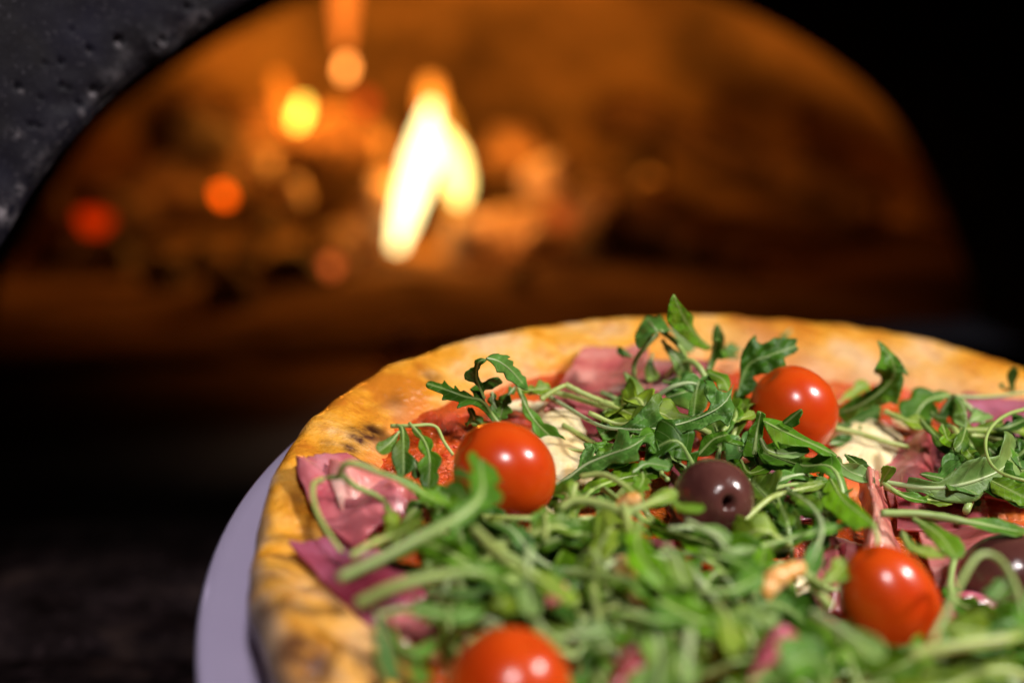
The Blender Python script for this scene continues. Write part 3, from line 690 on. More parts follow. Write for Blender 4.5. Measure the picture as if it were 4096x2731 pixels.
# ------------------------------------------------------------------ arugula
TONES = {'dark': (.042, .13, .006), 'mid': (.10, .26, .012), 'bright': (.15, .34, .006), 'pale': (.24, .39, .085), 'yellow': (.26, .38, .022), 'blue': (.105, .26, .042)}
STEMT = {'dark': (.12, .24, .03), 'mid': (.28, .42, .10), 'bright': (.30, .44, .07), 'pale': (.44, .54, .30), 'yellow': (.42, .50, .10), 'blue': (.38, .48, .28)}
def leaf(P, width, stemf=.3, seed=0, tone='mid', roll=0., lobes=3, stemr=.0008, label=None, group='arugula leaves heaped on the pizza', term=.5, fold=.25, n=72, hint=None, rib=True):
    rnd = random.Random(seed * 7919 + 13)
    org = P[0]; Q = [p - org for p in catmull(P, n)]
    Lt = sum((Q[i + 1] - Q[i]).length for i in range(n - 1))
    fr = []
    view = (CAM - (P[0] + P[-1]) / 2).normalized()
    hn = hint or (N * .75 + view * .55 + Vector((rnd.uniform(-.3, .3), rnd.uniform(-.3, .3), 0))).normalized()
    Sp = None
    for i in range(n):
        T = (Q[min(i + 1, n - 1)] - Q[max(i - 1, 0)]).normalized()
        S = T.cross(hn)
        if S.length < .15 and Sp is not None: S = Sp
        S.normalize()
        if Sp is not None and S.dot(Sp) < 0: S = -S
        if Sp is not None: S = (S * .35 + Sp * .65).normalized()
        S = (S - T * S.dot(T)).normalized(); Sp = S
        fr.append((T, S, S.cross(T).normalized()))
    root = bpy.data.objects.new('arugula_leaf', None); COL.objects.link(root); root.location = org; root.empty_display_size = .003
    tag(root, label or 'green arugula leaf tangled in the heap of leaves on the pizza', 'leaf', group if label is None else 'arugula leaves on the pizza')
    if width > .0016:
        ns = 11; vs = []; uv = []; i0 = int(stemf * (n - 1)); cnt = 0
        ph = [rnd.uniform(0, 1), rnd.uniform(0, 1)]; depth = rnd.uniform(.5, .78); lob = lobes + rnd.uniform(-.3, .3)
        sk = rnd.uniform(.25, .6)
        tw = rnd.uniform(-.5, .5)
        for i in range(i0, n):
            x = (i - i0) / max(1, (n - 1 - i0))
            env = (.25 + .75 * min(1, (x / .62)) ** 1.2) * (max(0, 1 - ((x - .62) / .38) ** 2) ** .55 if x > .62 else 1)
            T, S, Nn = fr[i]
            ro = roll + tw * x
            S2 = S * math.cos(ro) + Nn * math.sin(ro); N2 = Nn * math.cos(ro) - S * math.sin(ro)
            for k in range(ns):
                s = -1 + 2 * k / (ns - 1); side = 0 if s < 0 else 1
                lobm = 1.
                if lob > .2:
                    q = (x * (lob + .5) / .75 + ph[side]) % 1.
                    tooth = max(0, math.sin(math.pi * q ** .75)) ** 1.2
                    a = depth * (1 if x < 1 - term else max(.25, 1 - (x - 1 + term) / term * 1.1))
                    lobm = 1 - a + a * tooth * 1.12
                ww = width * .5 * env * lobm * (1 + .10 * nz((x * 9, side * 5, seed), 1.8))
                av = abs(s)
                pos = Q[i] + S2 * (s * ww) + N2 * (fold * av * ww + .16 * width * nz((x * 3, s * 1.1, seed), 1.5) * av ** 1.2 + .05 * width * nz((x * 8, s * 2, seed), 1.3) * av) + T * (sk * av ** 1.3 * ww)
                vs.append(pos); uv.append((x, s * ww / (width * .5) if ww > 0 else 0)); 
            cnt += 1
        me = mesh('leaf_blade', vs, grid_faces(cnt, ns), m_leaf, root, uv=uv)
        me.color = (*TONES[tone], 1)
        v = rnd.uniform(.8, 1.25); me.color = (TONES[tone][0] * v, TONES[tone][1] * v, TONES[tone][2] * v * rnd.uniform(.7, 1.4), 1)
        sm = me.modifiers.new('thick', 'SOLIDIFY'); sm.thickness = .00022; sm.offset = 0
    m = int(n * (.94 if width > .0016 else 1)) if rib else max(6, int(n * stemf))
    st = 2
    Pp = [Q[i] + fr[i][2] * .00012 for i in range(0, m, st)]
    rad = []
    for i in range(0, m, st):
        x = i / (n - 1)
        rad.append(stemr * (1 if x < stemf else max(.16, 1 - (x - stemf) / max(.01, (1 - stemf)) * 1.0)) if width > .0016 else stemr * (1 - .3 * x))
    v_, f_ = tube(Pp, rad, 7, seed, .2)
    so = mesh('stem', v_, f_, m_stem, root); so.color = (*STEMT[tone], 1)
    return root
CROP = {'A': (375, 287.5, .10634), 'B': (600, 287.5, .10634), 'C': (774, 337.5, .10634), 'D': (475, 412.5, .10634), 'E': (250, 425, .10634), 'F': (675, 437.5, .10634), 'G': (325, 515, .10697), 'H': (575, 515, .10697), 'J': (599, 475, .1807)}
hid = [100]
HERO = []
def H(cr, pts, w_, tone='mid', label=None, stemf=.3, roll=0., lobes=3, stemw=None, term=.5, fold=.25, rib=True):
    ox, oy, k = CROP[cr]; hid[0] += 1
    L = []
    for p in pts:
        l = loc(ox + k * p[0], oy + k * p[1], p[2] * .001); L.append(wl(l))
    t = sum(proj(p)[2] for p in L) / len(L)
    wm = w_ * k * t / FPX * (1.22 if w_ < 200 else 1.05)
    sr = (stemw or (w_ if stemf >= 1 else 26)) * k * t / FPX * .5
    if stemf >= 1: wm = 0
    HERO.append(1)
    return leaf(L, wm, stemf, hid[0], tone, roll, lobes, sr, label, term=term, fold=fold, rib=rib)
from mathutils.geometry import delaunay_2d_cdt
def HP(cr, poly, rib, tone='mid', label=None, fold=.12, gy=0., stemw=0, seed=None):
    # a leaf from its measured outline; the rib carries the height over the pizza (mm), gy tilts the blade
    ox, oy, k = CROP[cr]; hid[0] += 1; sd = seed or hid[0]; rnd = random.Random(sd)
    # densify the outline with small natural waviness
    P2 = []; n = len(poly)
    for i in range(n):
        x1, y1 = poly[i]; x2, y2 = poly[(i + 1) % n]; m = max(1, int(math.hypot(x2 - x1, y2 - y1) / 16)); x0, y0 = poly[i - 1]; x3, y3 = poly[(i + 2) % n]
        for q in range(m):
            t = q / m; cr_ = lambda a, b, c, d: .5 * (2 * b + (c - a) * t + (2 * a - 5 * b + 4 * c - d) * t * t + (3 * b - a - 3 * c + d) * t ** 3)
            xx = x1 + (x2 - x1) * t; yy = y1 + (y2 - y1) * t
            P2.append(Vector((xx * .4 + cr_(x0, x1, x2, x3) * .6 + 3 * nz((xx, yy, sd), .05), yy * .4 + cr_(y0, y1, y2, y3) * .6 + 3 * nz((xx, yy, sd + 5), .05))))
    xs_ = [p.x for p in P2]; ys_ = [p.y for p in P2]; pl_ = [(p.x, p.y) for p in P2]
    pts = list(P2); step = 15
    y = min(ys_)
    while y < max(ys_):
        x = min(xs_)
        while x < max(xs_):
            q = Vector((x + rnd.uniform(-3, 3), y + rnd.uniform(-3, 3)))
            if inside(q.x, q.y, pl_) and min((q - p).length for p in P2) > 7: pts.append(q)
            x += step
        y += step
    ed = [(i, (i + 1) % len(P2)) for i in range(len(P2))]
    V2, _, F2, _, _, _ = delaunay_2d_cdt(pts, ed, [], 1, 1e-4)
    rp = catmull([Vector(p) for p in rib], 60); L = [0]
    for i in range(59): L.append(L[-1] + (rp[i + 1] - rp[i]).xy.length)
    def field(x, y):
        bi = min(range(60), key=lambda i: (rp[i].x - x) ** 2 + (rp[i].y - y) ** 2)
        d = math.hypot(rp[bi].x - x, rp[bi].y - y)
        j = min(bi + 1, 59); T = (rp[j] - rp[j - 1]); sg = 1 if T.x * (y - rp[bi].y) - T.y * (x - rp[bi].x) > 0 else -1
        if bi in (0, 59): d *= .9
        return rp[bi].z + gy * (rp[bi].y - y) + fold * d * k * .27 + 1.1 * nz((x * .008, y * .008, sd), 1.) * min(1, d / 60) , L[bi] / L[-1], sg * d / 110.
    vs = []; uv = []
    for v in V2:
        z, a_, b_ = field(v.x, v.y); vs.append(wl(loc(ox + k * v.x, oy + k * v.y, max(.012, z * .001)))); uv.append((a_, b_))
    org = wl(loc(ox + k * rib[0][0], oy + k * rib[0][1], rib[0][2] * .001))
    root = bpy.data.objects.new('arugula_leaf', None); COL.objects.link(root); root.location = org; root.empty_display_size = .003
    tag(root, label or 'green arugula leaf tangled in the heap of leaves on the pizza', 'leaf', 'arugula leaves heaped on the pizza' if label is None else 'arugula leaves on the pizza')
    me = mesh('leaf_blade', [v - org for v in vs], [tuple(f) for f in F2], m_leaf, root, uv=uv)
    v = rnd.uniform(.85, 1.15); c = TONES[tone]; me.color = (c[0] * v, c[1] * v, c[2] * v, 1)
    sm = me.modifiers.new('thick', 'SOLIDIFY'); sm.thickness = .00025; sm.offset = 0
    if stemw:
        R = [wl(loc(ox + k * p.x, oy + k * p.y, max(.012, p.z * .001 + .0002))) - org for p in rp[::2]]
        t = proj(org)[2]; sr = stemw * k * t / FPX * .5
        v_, f_ = tube(R, [sr * max(.18, 1 - .9 * i / len(R)) for i in range(len(R))], 8, sd, .15)
        so = mesh('stem', v_, f_, m_stem, root); so.color = (*STEMT[tone], 1)
    HERO.append(1)
def inside(px, py, poly):
    c = False; n = len(poly)
    for i in range(n):
        x1, y1 = poly[i]; x2, y2 = poly[(i + 1) % n]
        if (y1 > py) != (y2 > py) and px < (x2 - x1) * (py - y1) / (y2 - y1) + x1: c = not c
    return c
HP('A', [(478,905),(520,875),(630,905),(650,868),(690,915),(745,950),(750,915),(800,975),(835,965),(905,1010),(930,1030),(925,990),(895,950),(930,920),(975,900),(1010,960),(1020,1030),(1060,1110),(1130,1180),(1230,1330),(1150,1330),(1080,1220),(990,1130),(900,1095),(770,1130),(790,1070),(700,1050),(628,1050),(640,1000),(560,965),(490,935)],
   [(1195,1330,15),(1100,1190,18),(1010,1065,22),(850,1025,24),(700,970,25),(500,905,25)], 'dark', 'dark toothed arugula leaf pointing left over the golden crust', stemw=48)
HP('A', [(1050,680),(1000,720),(970,790),(985,860),(1010,890),(1090,850),(1160,838),(1200,885),(1150,920),(1100,955),(1030,960),(1020,1020),(980,940),(930,890),(890,880),(848,860),(845,800),(900,755),(935,740),(940,680),(1000,660)],
   [(1030,1040,23),(960,880,27),(950,790,31),(980,700,35),(1050,665,36)], 'dark', 'dark lobed leaf forming the lower half of the loop above the left tomato', stemw=30)
HP('A', [(1040,665),(1100,625),(1168,618),(1165,630),(1240,632),(1270,655),(1240,665),(1298,690),(1295,730),(1355,770),(1380,820),(1415,840),(1440,950),(1400,955),(1330,915),(1290,880),(1240,860),(1210,800),(1150,795),(1130,740),(1080,690)],
   [(1050,660,36),(1160,690,35),(1270,770,31),(1380,890,27)], 'blue', 'dark arugula leaf arching down to the right above the left tomato', stemw=22)
HP('B', [(-20,1290),(200,1300),(330,1210),(450,1075),(500,1000),(560,995),(590,1050),(560,1110),(560,1180),(620,1240),(800,1225),(930,1200),(1010,1150),(1040,1080),(990,1020),(975,950),(1000,900),(975,865),(1060,880),(1100,950),(1140,975),(1200,980),(1260,900),(1240,960),(1235,1050),(1265,1130),(1240,1220),(1200,1300),(1130,1240),(1010,1290),(940,1330),(800,1350),(650,1430),(500,1425),(350,1370),(200,1335),(-20,1335)],
   [(-530,985,17),(-330,1110,18),(0,1295,22),(250,1330,24),(500,1325,26),(800,1265,28),(1030,1175,31),(1170,1080,33),(1240,970,34)], 'blue', 'big arugula leaf with thick white midrib curving across the centre', gy=.012, stemw=46)
HP('B', [(690,60),(730,110),(800,200),(875,270),(870,350),(920,440),(1000,520),(1060,560),(1000,590),(880,540),(750,440),(650,340),(630,280),(650,150)],
   [(1060,570,24),(950,500,29),(850,380,35),(770,250,41),(695,75,48)], 'bright', 'tall pointed green leaf standing up behind the crust top', fold=.05, stemw=10)
HP('B', [(1280,1030),(1310,900),(1320,700),(1340,600),(1400,500),(1460,440),(1470,500),(1520,528),(1590,500),(1640,465),(1690,475),(1855,478),(1840,540),(1868,575),(1820,620),(1730,660),(1745,740),(1640,795),(1500,812),(1440,840),(1482,900),(1450,960),(1380,1010)],
   [(1300,960,24),(1400,720,30),(1600,635,33),(1850,545,35)], 'dark', 'large dark three pointed leaf standing behind the back tomato', fold=.03, gy=.02)
HP('B', [(1110,338),(1165,440),(1172,520),(1165,600),(1190,625),(1320,640),(1310,670),(1180,665),(1130,620),(1090,560),(1058,500),(1060,420),(1085,350)],
   [(1310,655,17),(1190,640,20),(1130,540,25),(1112,350,31)], 'dark', 'small dark rounded leaf standing beside the cut stalk', stemw=14)
HP('B', [(330,420),(400,310),(440,265),(520,285),(560,258),(600,300),(655,400),(600,440),(540,400),(460,480),(370,570),(325,490)],
   [(545,420,34),(505,370,35),(450,300,33)], 'blue', 'rounded blue green leaf folded over on top of the stem tuft', fold=-.25, stemw=26)
HP('B', [(225,790),(320,850),(400,930),(445,1050),(430,1112),(380,1122),(310,1050),(270,940),(240,860)],
   [(235,800,24),(330,950,23),(430,1100,21)], 'pale', 'smooth pale oval leaf left of the big white ribbed leaf', stemw=10)
HP('B', [(915,1575),(940,1480),(970,1400),(1060,1370),(1180,1352),(1240,1420),(1340,1450),(1355,1490),(1250,1470),(1160,1440),(1080,1480),(1118,1500),(1020,1575)],
   [(930,1565,22),(1060,1430,26),(1180,1385,28)], 'mid', 'pale leaf with white rib bent over above the olive', stemw=34)
HP('B', [(1530,1225),(1620,1230),(1740,1265),(1860,1355),(2000,1435),(2080,1465),(2230,1575),(2100,1575),(1960,1495),(1820,1485),(1700,1465),(1660,1440),(1690,1525),(1600,1400),(1550,1300)],
   [(1550,1260,31),(1800,1385,31),(2000,1470,31),(2200,1568,30)], 'mid', 'long leaf lying in front of the back tomato from left to right', stemw=22)
HP('B', [(1715,1260),(1780,1200),(1890,1138),(1908,1170),(1870,1235),(1872,1280),(1800,1310)],
   [(1740,1275,32),(1890,1150,36)], 'dark', 'small dark leaf tip pointing up in front of the back tomato', fold=.05)
HP('B', [(1000,785),(1020,766),(1130,800),(1200,820),(1228,900),(1205,975),(1160,960),(1110,950),(1090,890),(1045,862)],
   [(1030,800,30),(1150,860,31),(1200,950,30)], 'bright', 'bright leaf tip curled over at the top of the big leaf', fold=-.1)
HP('B', [(828,1190),(850,1040),(890,950),(895,885),(980,868),(1003,920),(985,1000),(1010,1080),(980,1150),(880,1205)],
   [(930,880,29),(900,1000,27),(880,1190,25)], 'dark', 'dark shaded leaf hanging down behind the big white ribbed leaf', stemw=12)
HP('B', [(965,870),(1040,640),(1070,500),(1105,472),(1140,510),(1140,600),(1162,665),(1110,660),(1060,760),(1035,870)],
   [(995,865,22),(1050,660,27),(1100,482,34)], 'mid', 'cut leaf stalk with a dry tip standing upright in the middle', stemw=50)
HP('B', [(1345,1575),(1380,1430),(1400,1330),(1460,1250),(1480,1155),(1555,1190),(1540,1290),(1530,1400),(1520,1575)],
   [(1450,1570,23),(1475,1350,27),(1512,1165,32)], 'mid', 'upright cut leaf stalk at the lower left of the back tomato', stemw=48)
HP('B', [(610,1000),(640,960),(740,920),(820,920),(880,950),(870,1010),(840,1080),(830,1140),(760,1120),(680,1090),(640,1050)],
   [(640,1030,25),(760,990,27),(860,960,27)], 'blue', None, stemw=12)
HP('C', [(972,28),(1030,60),(1100,130),(1180,200),(1265,350),(1212,330),(1220,400),(1200,480),(1155,620),(1090,600),(1020,625),(850,650),(760,730),(680,800),(590,700),(640,640),(760,560),(870,510),(1000,420),(1010,380),(990,345),(938,320),(1000,190),(1000,100)],
   [(620,700,16),(750,660,19),(930,560,23),(1080,430,27),(1135,320,31),(1100,200,35),(990,50,39)], 'mid', 'twisted leaf with white rib standing to the right of the back tomato', stemw=30)
HP('C', [(585,805),(680,780),(830,665),(1005,630),(992,780),(960,900),(880,912),(700,885),(590,860)],
   [(590,830,13.4),(750,780,13.8),(990,690,14.2)], 'blue', 'broad flat green leaf lying on the cheese beside the back tomato', fold=.01, stemw=8)
HP('C', [(1368,1280),(1440,1262),(1560,1272),(1580,1180),(1650,1150),(1747,1152),(1700,1230),(1655,1320),(1740,1320),(1780,1258),(1832,1300),(1812,1390),(1930,1480),(1720,1432),(1650,1430),(1600,1370),(1480,1335)],
   [(1380,1280,24),(1570,1320,25),(1700,1370,25),(1900,1465,25)], 'blue', 'jagged blue grey leaf to the right of the pink ham', stemw=16)
HP('C', [(1555,705),(1600,620),(1680,528),(1760,570),(1802,660),(1822,800),(1800,855),(1700,800),(1640,730)],
   [(1570,700,24),(1690,545,29),(1790,680,29),(1810,840,26)], 'blue', 'rounded blue grey leaf folded over near the right edge', fold=-.1, stemw=20)
HP('D', [(735,690),(850,600),(960,520),(985,450),(990,400),(1040,330),(1090,285),(1130,330),(1110,410),(1200,385),(1280,350),(1320,250),(1350,155),(1440,170),(1460,240),(1600,215),(1660,260),(1705,370),(1640,290),(1580,275),(1530,350),(1540,440),(1400,475),(1290,470),(1180,540),(1000,610),(860,670)],
   [(745,690,15),(900,590,18),(1050,480,21),(1250,395,24),(1450,325,27),(1590,240,28)], 'blue', 'leaf with white midrib rising from the left tomato to the right', stemw=40)
HP('F', [(1455,365),(1520,400),(1560,500),(1700,600),(1850,760),(1905,835),(1780,835),(1700,865),(1560,775),(1480,700),(1400,640),(1380,560),(1450,520),(1385,500)],
   [(1460,380,28),(1570,570,30),(1720,700,32),(1880,820,33)], 'bright', 'blurred leaf tapering down to the left of the right tomato', stemw=20)
# back left sprig
H('A', [(1320, 930, 21), (1230, 1050, 19), (1180, 1220, 16)], 230, 'blue', 'crumpled blue green leaf behind the left tomato', .05, lobes=2, term=.3)
H('A', [(1100, 980, 20), (1120, 1100, 18), (1200, 1220, 15)], 200, 'blue', 'second crumpled blue green leaf just right of the sprig stem', .05, lobes=2)
H('A', [(880, 1130, 19), (920, 1200, 18), (940, 1260, 16)], 150, 'blue', 'little rounded blue green leaf over the red sauce', .05, lobes=0)
H('A', [(900, 1270, 16), (1000, 1300, 15), (1130, 1340, 14)], 120, 'mid', 'leaf edge tucked behind the top of the left tomato', .05, lobes=2)
H('A', [(1330, 890, 22), (1400, 1070, 19), (1480, 1220, 16), (1620, 1370, 14), (1800, 1500, 13)], 150, 'mid', 'strap shaped leaf hanging down onto the melted cheese', .1, lobes=2, term=.6, stemw=30)
H('A', [(1440, 985, 18), (1600, 970, 18), (1780, 1005, 18), (2050, 1090, 18), (2351, 1190, 18)], 64, 'yellow', 'yellow green stem at the back crossing the pink ham', 1)
H('A', [(1560, 1050, 20), (1680, 970, 22), (1790, 915, 23)], 58, 'yellow', 'short cut stem end on top of the yellow green stem', 1)
H('A', [(1790, 910, 22), (1950, 990, 21), (2120, 1060, 20), (2351, 1130, 19)], 60, 'yellow', 'yellow green stem lying parallel on top of the other', 1)
H('A', [(1300, 960, 19), (1480, 960, 20), (1640, 940, 20)], 140, 'yellow', None, .1, lobes=2)
H('D', [(830, 115, 15), (1000, 215, 15), (1150, 300, 15), (1270, 370, 15)], 56, 'yellow', 'thick olive green stem end lying on the cheese', 1)
H('D', [(640, 325, 13), (900, 345, 14), (1200, 375, 15)], 32, 'yellow', 'thin straight stem lying across the melted cheese', 1)
H('D', [(1040, 430, 20), (1080, 350, 22), (1100, 290, 23)], 120, 'blue', None, .05, lobes=0)
H('D', [(1370, 170, 24), (1380, 300, 24), (1420, 400, 22)], 130, 'mid', None, .05, lobes=1)
H('F', [(1860, 830, 33), (1900, 930, 33), (1895, 1070, 31)], 50, 'yellow', 'bare stem end hanging down behind the right tomato', 1)
# left bunch
H('A', [(150, 1300, 22), (330, 1300, 23), (560, 1300, 23), (650, 1450, 21), (740, 1580, 19)], 42, 'yellow', 'thin light green stem bent like a knee over the sauce', 1)
H('E', [(1380, 0, 24), (1430, 40, 24), (1440, 250, 22), (1445, 470, 19)], 210, 'dark', 'dark leaf hanging down over the red sauce left of the tomato', .06, lobes=1, stemw=34)
H('E', [(1500, -20, 24), (1640, 150, 23), (1690, 330, 21), (1680, 600, 17)], 190, 'mid', 'second leaf hanging over the sauce, nearer the left tomato', .1, lobes=2, stemw=34)
H('E', [(1400, 60, 24), (1320, 160, 23), (1210, 250, 22)], 120, 'mid', None, .1, lobes=0)
H('E', [(1520, 290, 20), (1560, 380, 19), (1590, 480, 17)], 100, 'blue', None, .1, lobes=0)
H('E', [(830, 480, 27), (880, 380, 31), (980, 360, 32), (1200, 440, 31), (1450, 540, 29), (1700, 680, 26), (1880, 730, 24)], 150, 'bright', 'long green leaf bent over the pink ham at the left', .35, lobes=1, stemw=60, term=.8)
H('E', [(860, 470, 29), (1000, 580, 26), (1200, 670, 23), (1330, 800, 19)], 66, 'mid', 'stem crossing the pink ham below the bent leaf', 1)
H('E', [(670, 510, 25), (590, 570, 27), (610, 760, 26), (720, 990, 24), (870, 1200, 22)], 60, 'yellow', 'yellowish stem curving down over the rumpled ham', 1)
H('E', [(670, 500, 25), (760, 490, 26), (840, 500, 27)], 70, 'mid', None, .1, lobes=0)
H('E', [(830, 1440, 30), (1200, 1265, 33), (1550, 1080, 36), (1850, 930, 38), (2050, 800, 39), (2180, 620, 40), (2160, 330, 40)], 420, 'mid', 'big blurred leaf with a thick stem reaching up to the left tomato', .45, lobes=1.6, stemw=105, term=.4)
H('E', [(2100, 760, 38), (1980, 640, 38), (1860, 560, 37)], 170, 'mid', None, .05, lobes=0)
H('E', [(2200, 560, 39), (2050, 470, 39), (1900, 440, 38)], 130, 'mid', None, .05, lobes=0)
H('E', [(950, 1230, 25), (1150, 1110, 27), (1400, 1010, 28), (1620, 880, 29)], 150, 'yellow', 'yellow green toothed leaf lying over the left ham', .15, lobes=3, stemw=80)
H('E', [(1250, 680, 24), (1330, 850, 24), (1330, 1020, 24)], 150, 'yellow', None, .1, lobes=2)
H('E', [(1600, 1000, 24), (1850, 1120, 24), (2050, 1140, 24)], 170, 'blue', None, .1, lobes=1)
H('E', [(1640, 1180, 22), (1690, 1270, 22), (1700, 1350, 21)], 130, 'pale', None, .1, lobes=0)
H('G', [(300, 830, 29), (650, 670, 33), (1000, 580, 35), (1330, 530, 36), (1520, 560, 35), (1720, 700, 32)], 260, 'bright', 'blurred leaf with pale thick stem at the lower left of the heap', .5, lobes=0, stemw=120)
H('G', [(950, 700, 26), (1250, 740, 26), (1600, 720, 26), (1800, 830, 25)], 230, 'dark', None, .1, lobes=1)
H('G', [(1400, 130, 34), (1600, 330, 35), (1800, 500, 36), (2050, 620, 36), (2330, 820, 35)], 260, 'yellow', 'thick yellow green stem running down in front of the leaf heap', .5, lobes=1, stemw=95)
H('G', [(1900, 330, 33), (1900, 650, 34), (1930, 950, 33)], 190, 'pale', 'pale vertical leaf just above the bottom tomato', .2, lobes=0, stemw=80)
H('G', [(480, 900, 27), (540, 1150, 30), (640, 1580, 31)], 200, 'blue', 'blurred grey green leaf hanging down at the lower left', .1, lobes=0, stemw=60)
H('G', [(500, 930, 28), (780, 880, 29), (1150, 940, 29), (1500, 860, 29)], 200, 'mid', None, .1, lobes=1, stemw=60)
H('G', [(800, 770, 29), (950, 850, 29), (1060, 930, 29)], 170, 'pale', None, .1, lobes=0)
H('G', [(1900, 900, 30), (2100, 1130, 31), (2337, 1180, 31)], 180, 'pale', 'pale leaf bending round the right side of the bottom tomato', .2, lobes=0, stemw=90)
H('G', [(700, 1350, 22), (850, 1420, 24), (900, 1580, 25)], 200, 'mid', None, .1, lobes=0)
H('G', [(620, 1000, 25), (700, 1200, 25), (880, 1290, 24), (1050, 1150, 24)], 110, 'mid', None, .1, lobes=0)
# top tuft
H('B', [(545, 430, 34), (440, 540, 31), (350, 660, 27), (320, 760, 24), (335, 880, 20)], 100, 'mid', 'left white ribbed stem of the tuft at the back', .8, lobes=0, stemw=50)
H('B', [(555, 400, 34), (680, 490, 32), (780, 610, 29), (830, 740, 25), (855, 900, 20)], 120, 'bright', 'right arching light green stem of the tuft at the back', .75, lobes=0, stemw=44)
H('B', [(580, 490, 31), (660, 590, 29), (740, 690, 27), (790, 800, 24)], 140, 'pale', 'pale leaf strap with white rib inside the tuft', .1, lobes=0, stemw=40)
H('B', [(300, 650, 22), (240, 620, 23), (160, 600, 24)], 90, 'dark', None, .05, lobes=0)
H('B', [(495, 620, 24), (470, 740, 22), (500, 870, 19)], 110, 'pale', None, .2, lobes=0)
H('B', [(640, 380, 22), (760, 480, 20), (880, 580, 18)], 200, 'pale', None, .05, lobes=0)
H('B', [(1090, 560, 27), (1130, 620, 25), (1150, 670, 24)], 90, 'bright', None, .05, lobes=0)
H('B', [(1320, 580, 18), (1250, 570, 20), (1190, 620, 19)], 100, 'blue', None, .05, lobes=0)
H('B', [(1790, 400, 20), (1740, 450, 20), (1700, 500, 19)], 60, 'blue', None, .1, lobes=0)
H('B', [(590, 880, 23), (720, 900, 24), (880, 870, 24)], 170, 'dark', None, .05, lobes=1)
H('B', [(640, 1020, 24), (760, 1000, 25), (870, 960, 25)], 240, 'mid', None, .05, lobes=1)
H('B', [(60, 1580, 22), (280, 1490, 25), (430, 1420, 27), (530, 1540, 25)], 260, 'mid', None, .1, lobes=2, stemw=34)
H('B', [(700, 1370, 25), (720, 1480, 24), (730, 1600, 22)], 160, 'bright', None, .05, lobes=2)
H('B', [(540, 1390, 25), (610, 1490, 24), (680, 1600, 22)], 170, 'mid', None, .1, lobes=2)
H('B', [(1270, 960, 21), (1330, 1080, 21), (1400, 1180, 20)], 190, 'bright', None, .05, lobes=0)
H('B', [(1210, 1290, 23), (1330, 1230, 24), (1460, 1190, 25)], 90, 'yellow', None, .3, lobes=0)
H('B', [(1510, 1420, 29), (1580, 1530, 29), (1750, 1560, 29), (1960, 1520, 29)], 110, 'pale', 'dry curled leaf edge below the back tomato', .05, lobes=0)
H('B', [(0, 1075, 22), (180, 1140, 23), (370, 1220, 23)], 130, 'yellow', None, .3, lobes=0, stemw=50)
# right side
H('C', [(590, 620, 15), (720, 530, 17), (880, 430, 19)], 120, 'yellow', None, .1, lobes=1)
H('C', [(520, 1000, 13.5), (620, 980, 14), (720, 1000, 14)], 180, 'blue', None, .05, lobes=0, fold=.03)
H('C', [(570, 850, 17), (800, 900, 17), (1020, 970, 17), (1270, 1030, 16)], 60, 'yellow', 'pointed yellow green stem lying on the cheese right of the tomato', 1)
H('C', [(1300, 495, 22), (1600, 545, 23), (1850, 560, 23), (2100, 550, 23), (2370, 510, 24)], 44, 'mid', 'thin straight stem along the back crust at the right', 1)
H('C', [(2240, 520, 23), (2235, 400, 27), (2245, 280, 31)], 90, 'dark', 'tiny dark leaf standing on the thin stem at the right edge', .05, lobes=0)
H('C', [(2210, 500, 23), (2160, 470, 25), (2130, 430, 26)], 70, 'dark', None, .05, lobes=0)
H('C', [(1040, 690, 22), (1240, 775, 22), (1420, 810, 22)], 150, 'yellow', 'short light stem with a small lobe above the folded ham', .1, lobes=1, stemw=50)
H('C', [(1380, 770, 25), (1550, 960, 25), (1800, 1120, 25), (2080, 1330, 26), (2380, 1580, 26)], 420, 'dark', 'large dark leaf running diagonally down to the right edge', .03, lobes=2.4, stemw=34)
H('C', [(1480, 700, 24), (1530, 740, 24), (1620, 760, 24)], 180, 'dark', None, .05, lobes=1)
H('C', [(1580, 820, 28), (1640, 960, 28), (1750, 960, 28)], 170, 'bright', None, .05, lobes=1)
H('C', [(1800, 850, 29), (1760, 980, 29), (1690, 1050, 28)], 130, 'dark', None, .05, lobes=0)
H('C', [(1780, 980, 28), (1830, 1080, 28), (1880, 1130, 27)], 120, 'bright', None, .05, lobes=1)
H('C', [(1850, 920, 24), (2000, 930, 24), (2150, 960, 24)], 44, 'yellow', None, 1)
H('C', [(2400, 660, 32), (2200, 720, 33), (2060, 820, 33), (1990, 960, 33), (2010, 1130, 33), (2100, 1250, 33), (2240, 1310, 33), (2400, 1350, 33)], 40, 'bright', 'thin stem curled in a wide loop at the right edge', 1)
H('C', [(1560, 1300, 23), (1600, 1200, 25), (1740, 1160, 26)], 160, 'blue', None, .05, lobes=1)
H('C', [(2060, 860, 27), (2200, 840, 28), (2370, 770, 29)], 190, 'dark', None, .05, lobes=1)
H('C', [(2200, 920, 28), (2270, 1060, 28), (2320, 1220, 27)], 170, 'blue', None, .05, lobes=1)
H('C', [(2020, 1050, 25), (2150, 1150, 25), (2340, 1230, 25)], 270, 'blue', None, .05, lobes=0)
H('C', [(1830, 800, 24), (1900, 760, 25), (1970, 720, 25)], 200, 'pale', None, .05, lobes=0)
H('C', [(1000, 1390, 22), (1040, 1310, 25), (1105, 1210, 29)], 110, 'bright', 'small bright leaf standing on the folded ham', .05, lobes=0)
H('C', [(1040, 1400, 22), (1250, 1490, 22), (1500, 1530, 22), (1680, 1540, 22)], 130, 'yellow', 'light green stem below the small bright leaf on the ham', .2, lobes=1, stemw=54)
H('C', [(1950, 1300, 26), (2150, 1400, 27), (2400, 1520, 27)], 330, 'bright', None, .05, lobes=1)
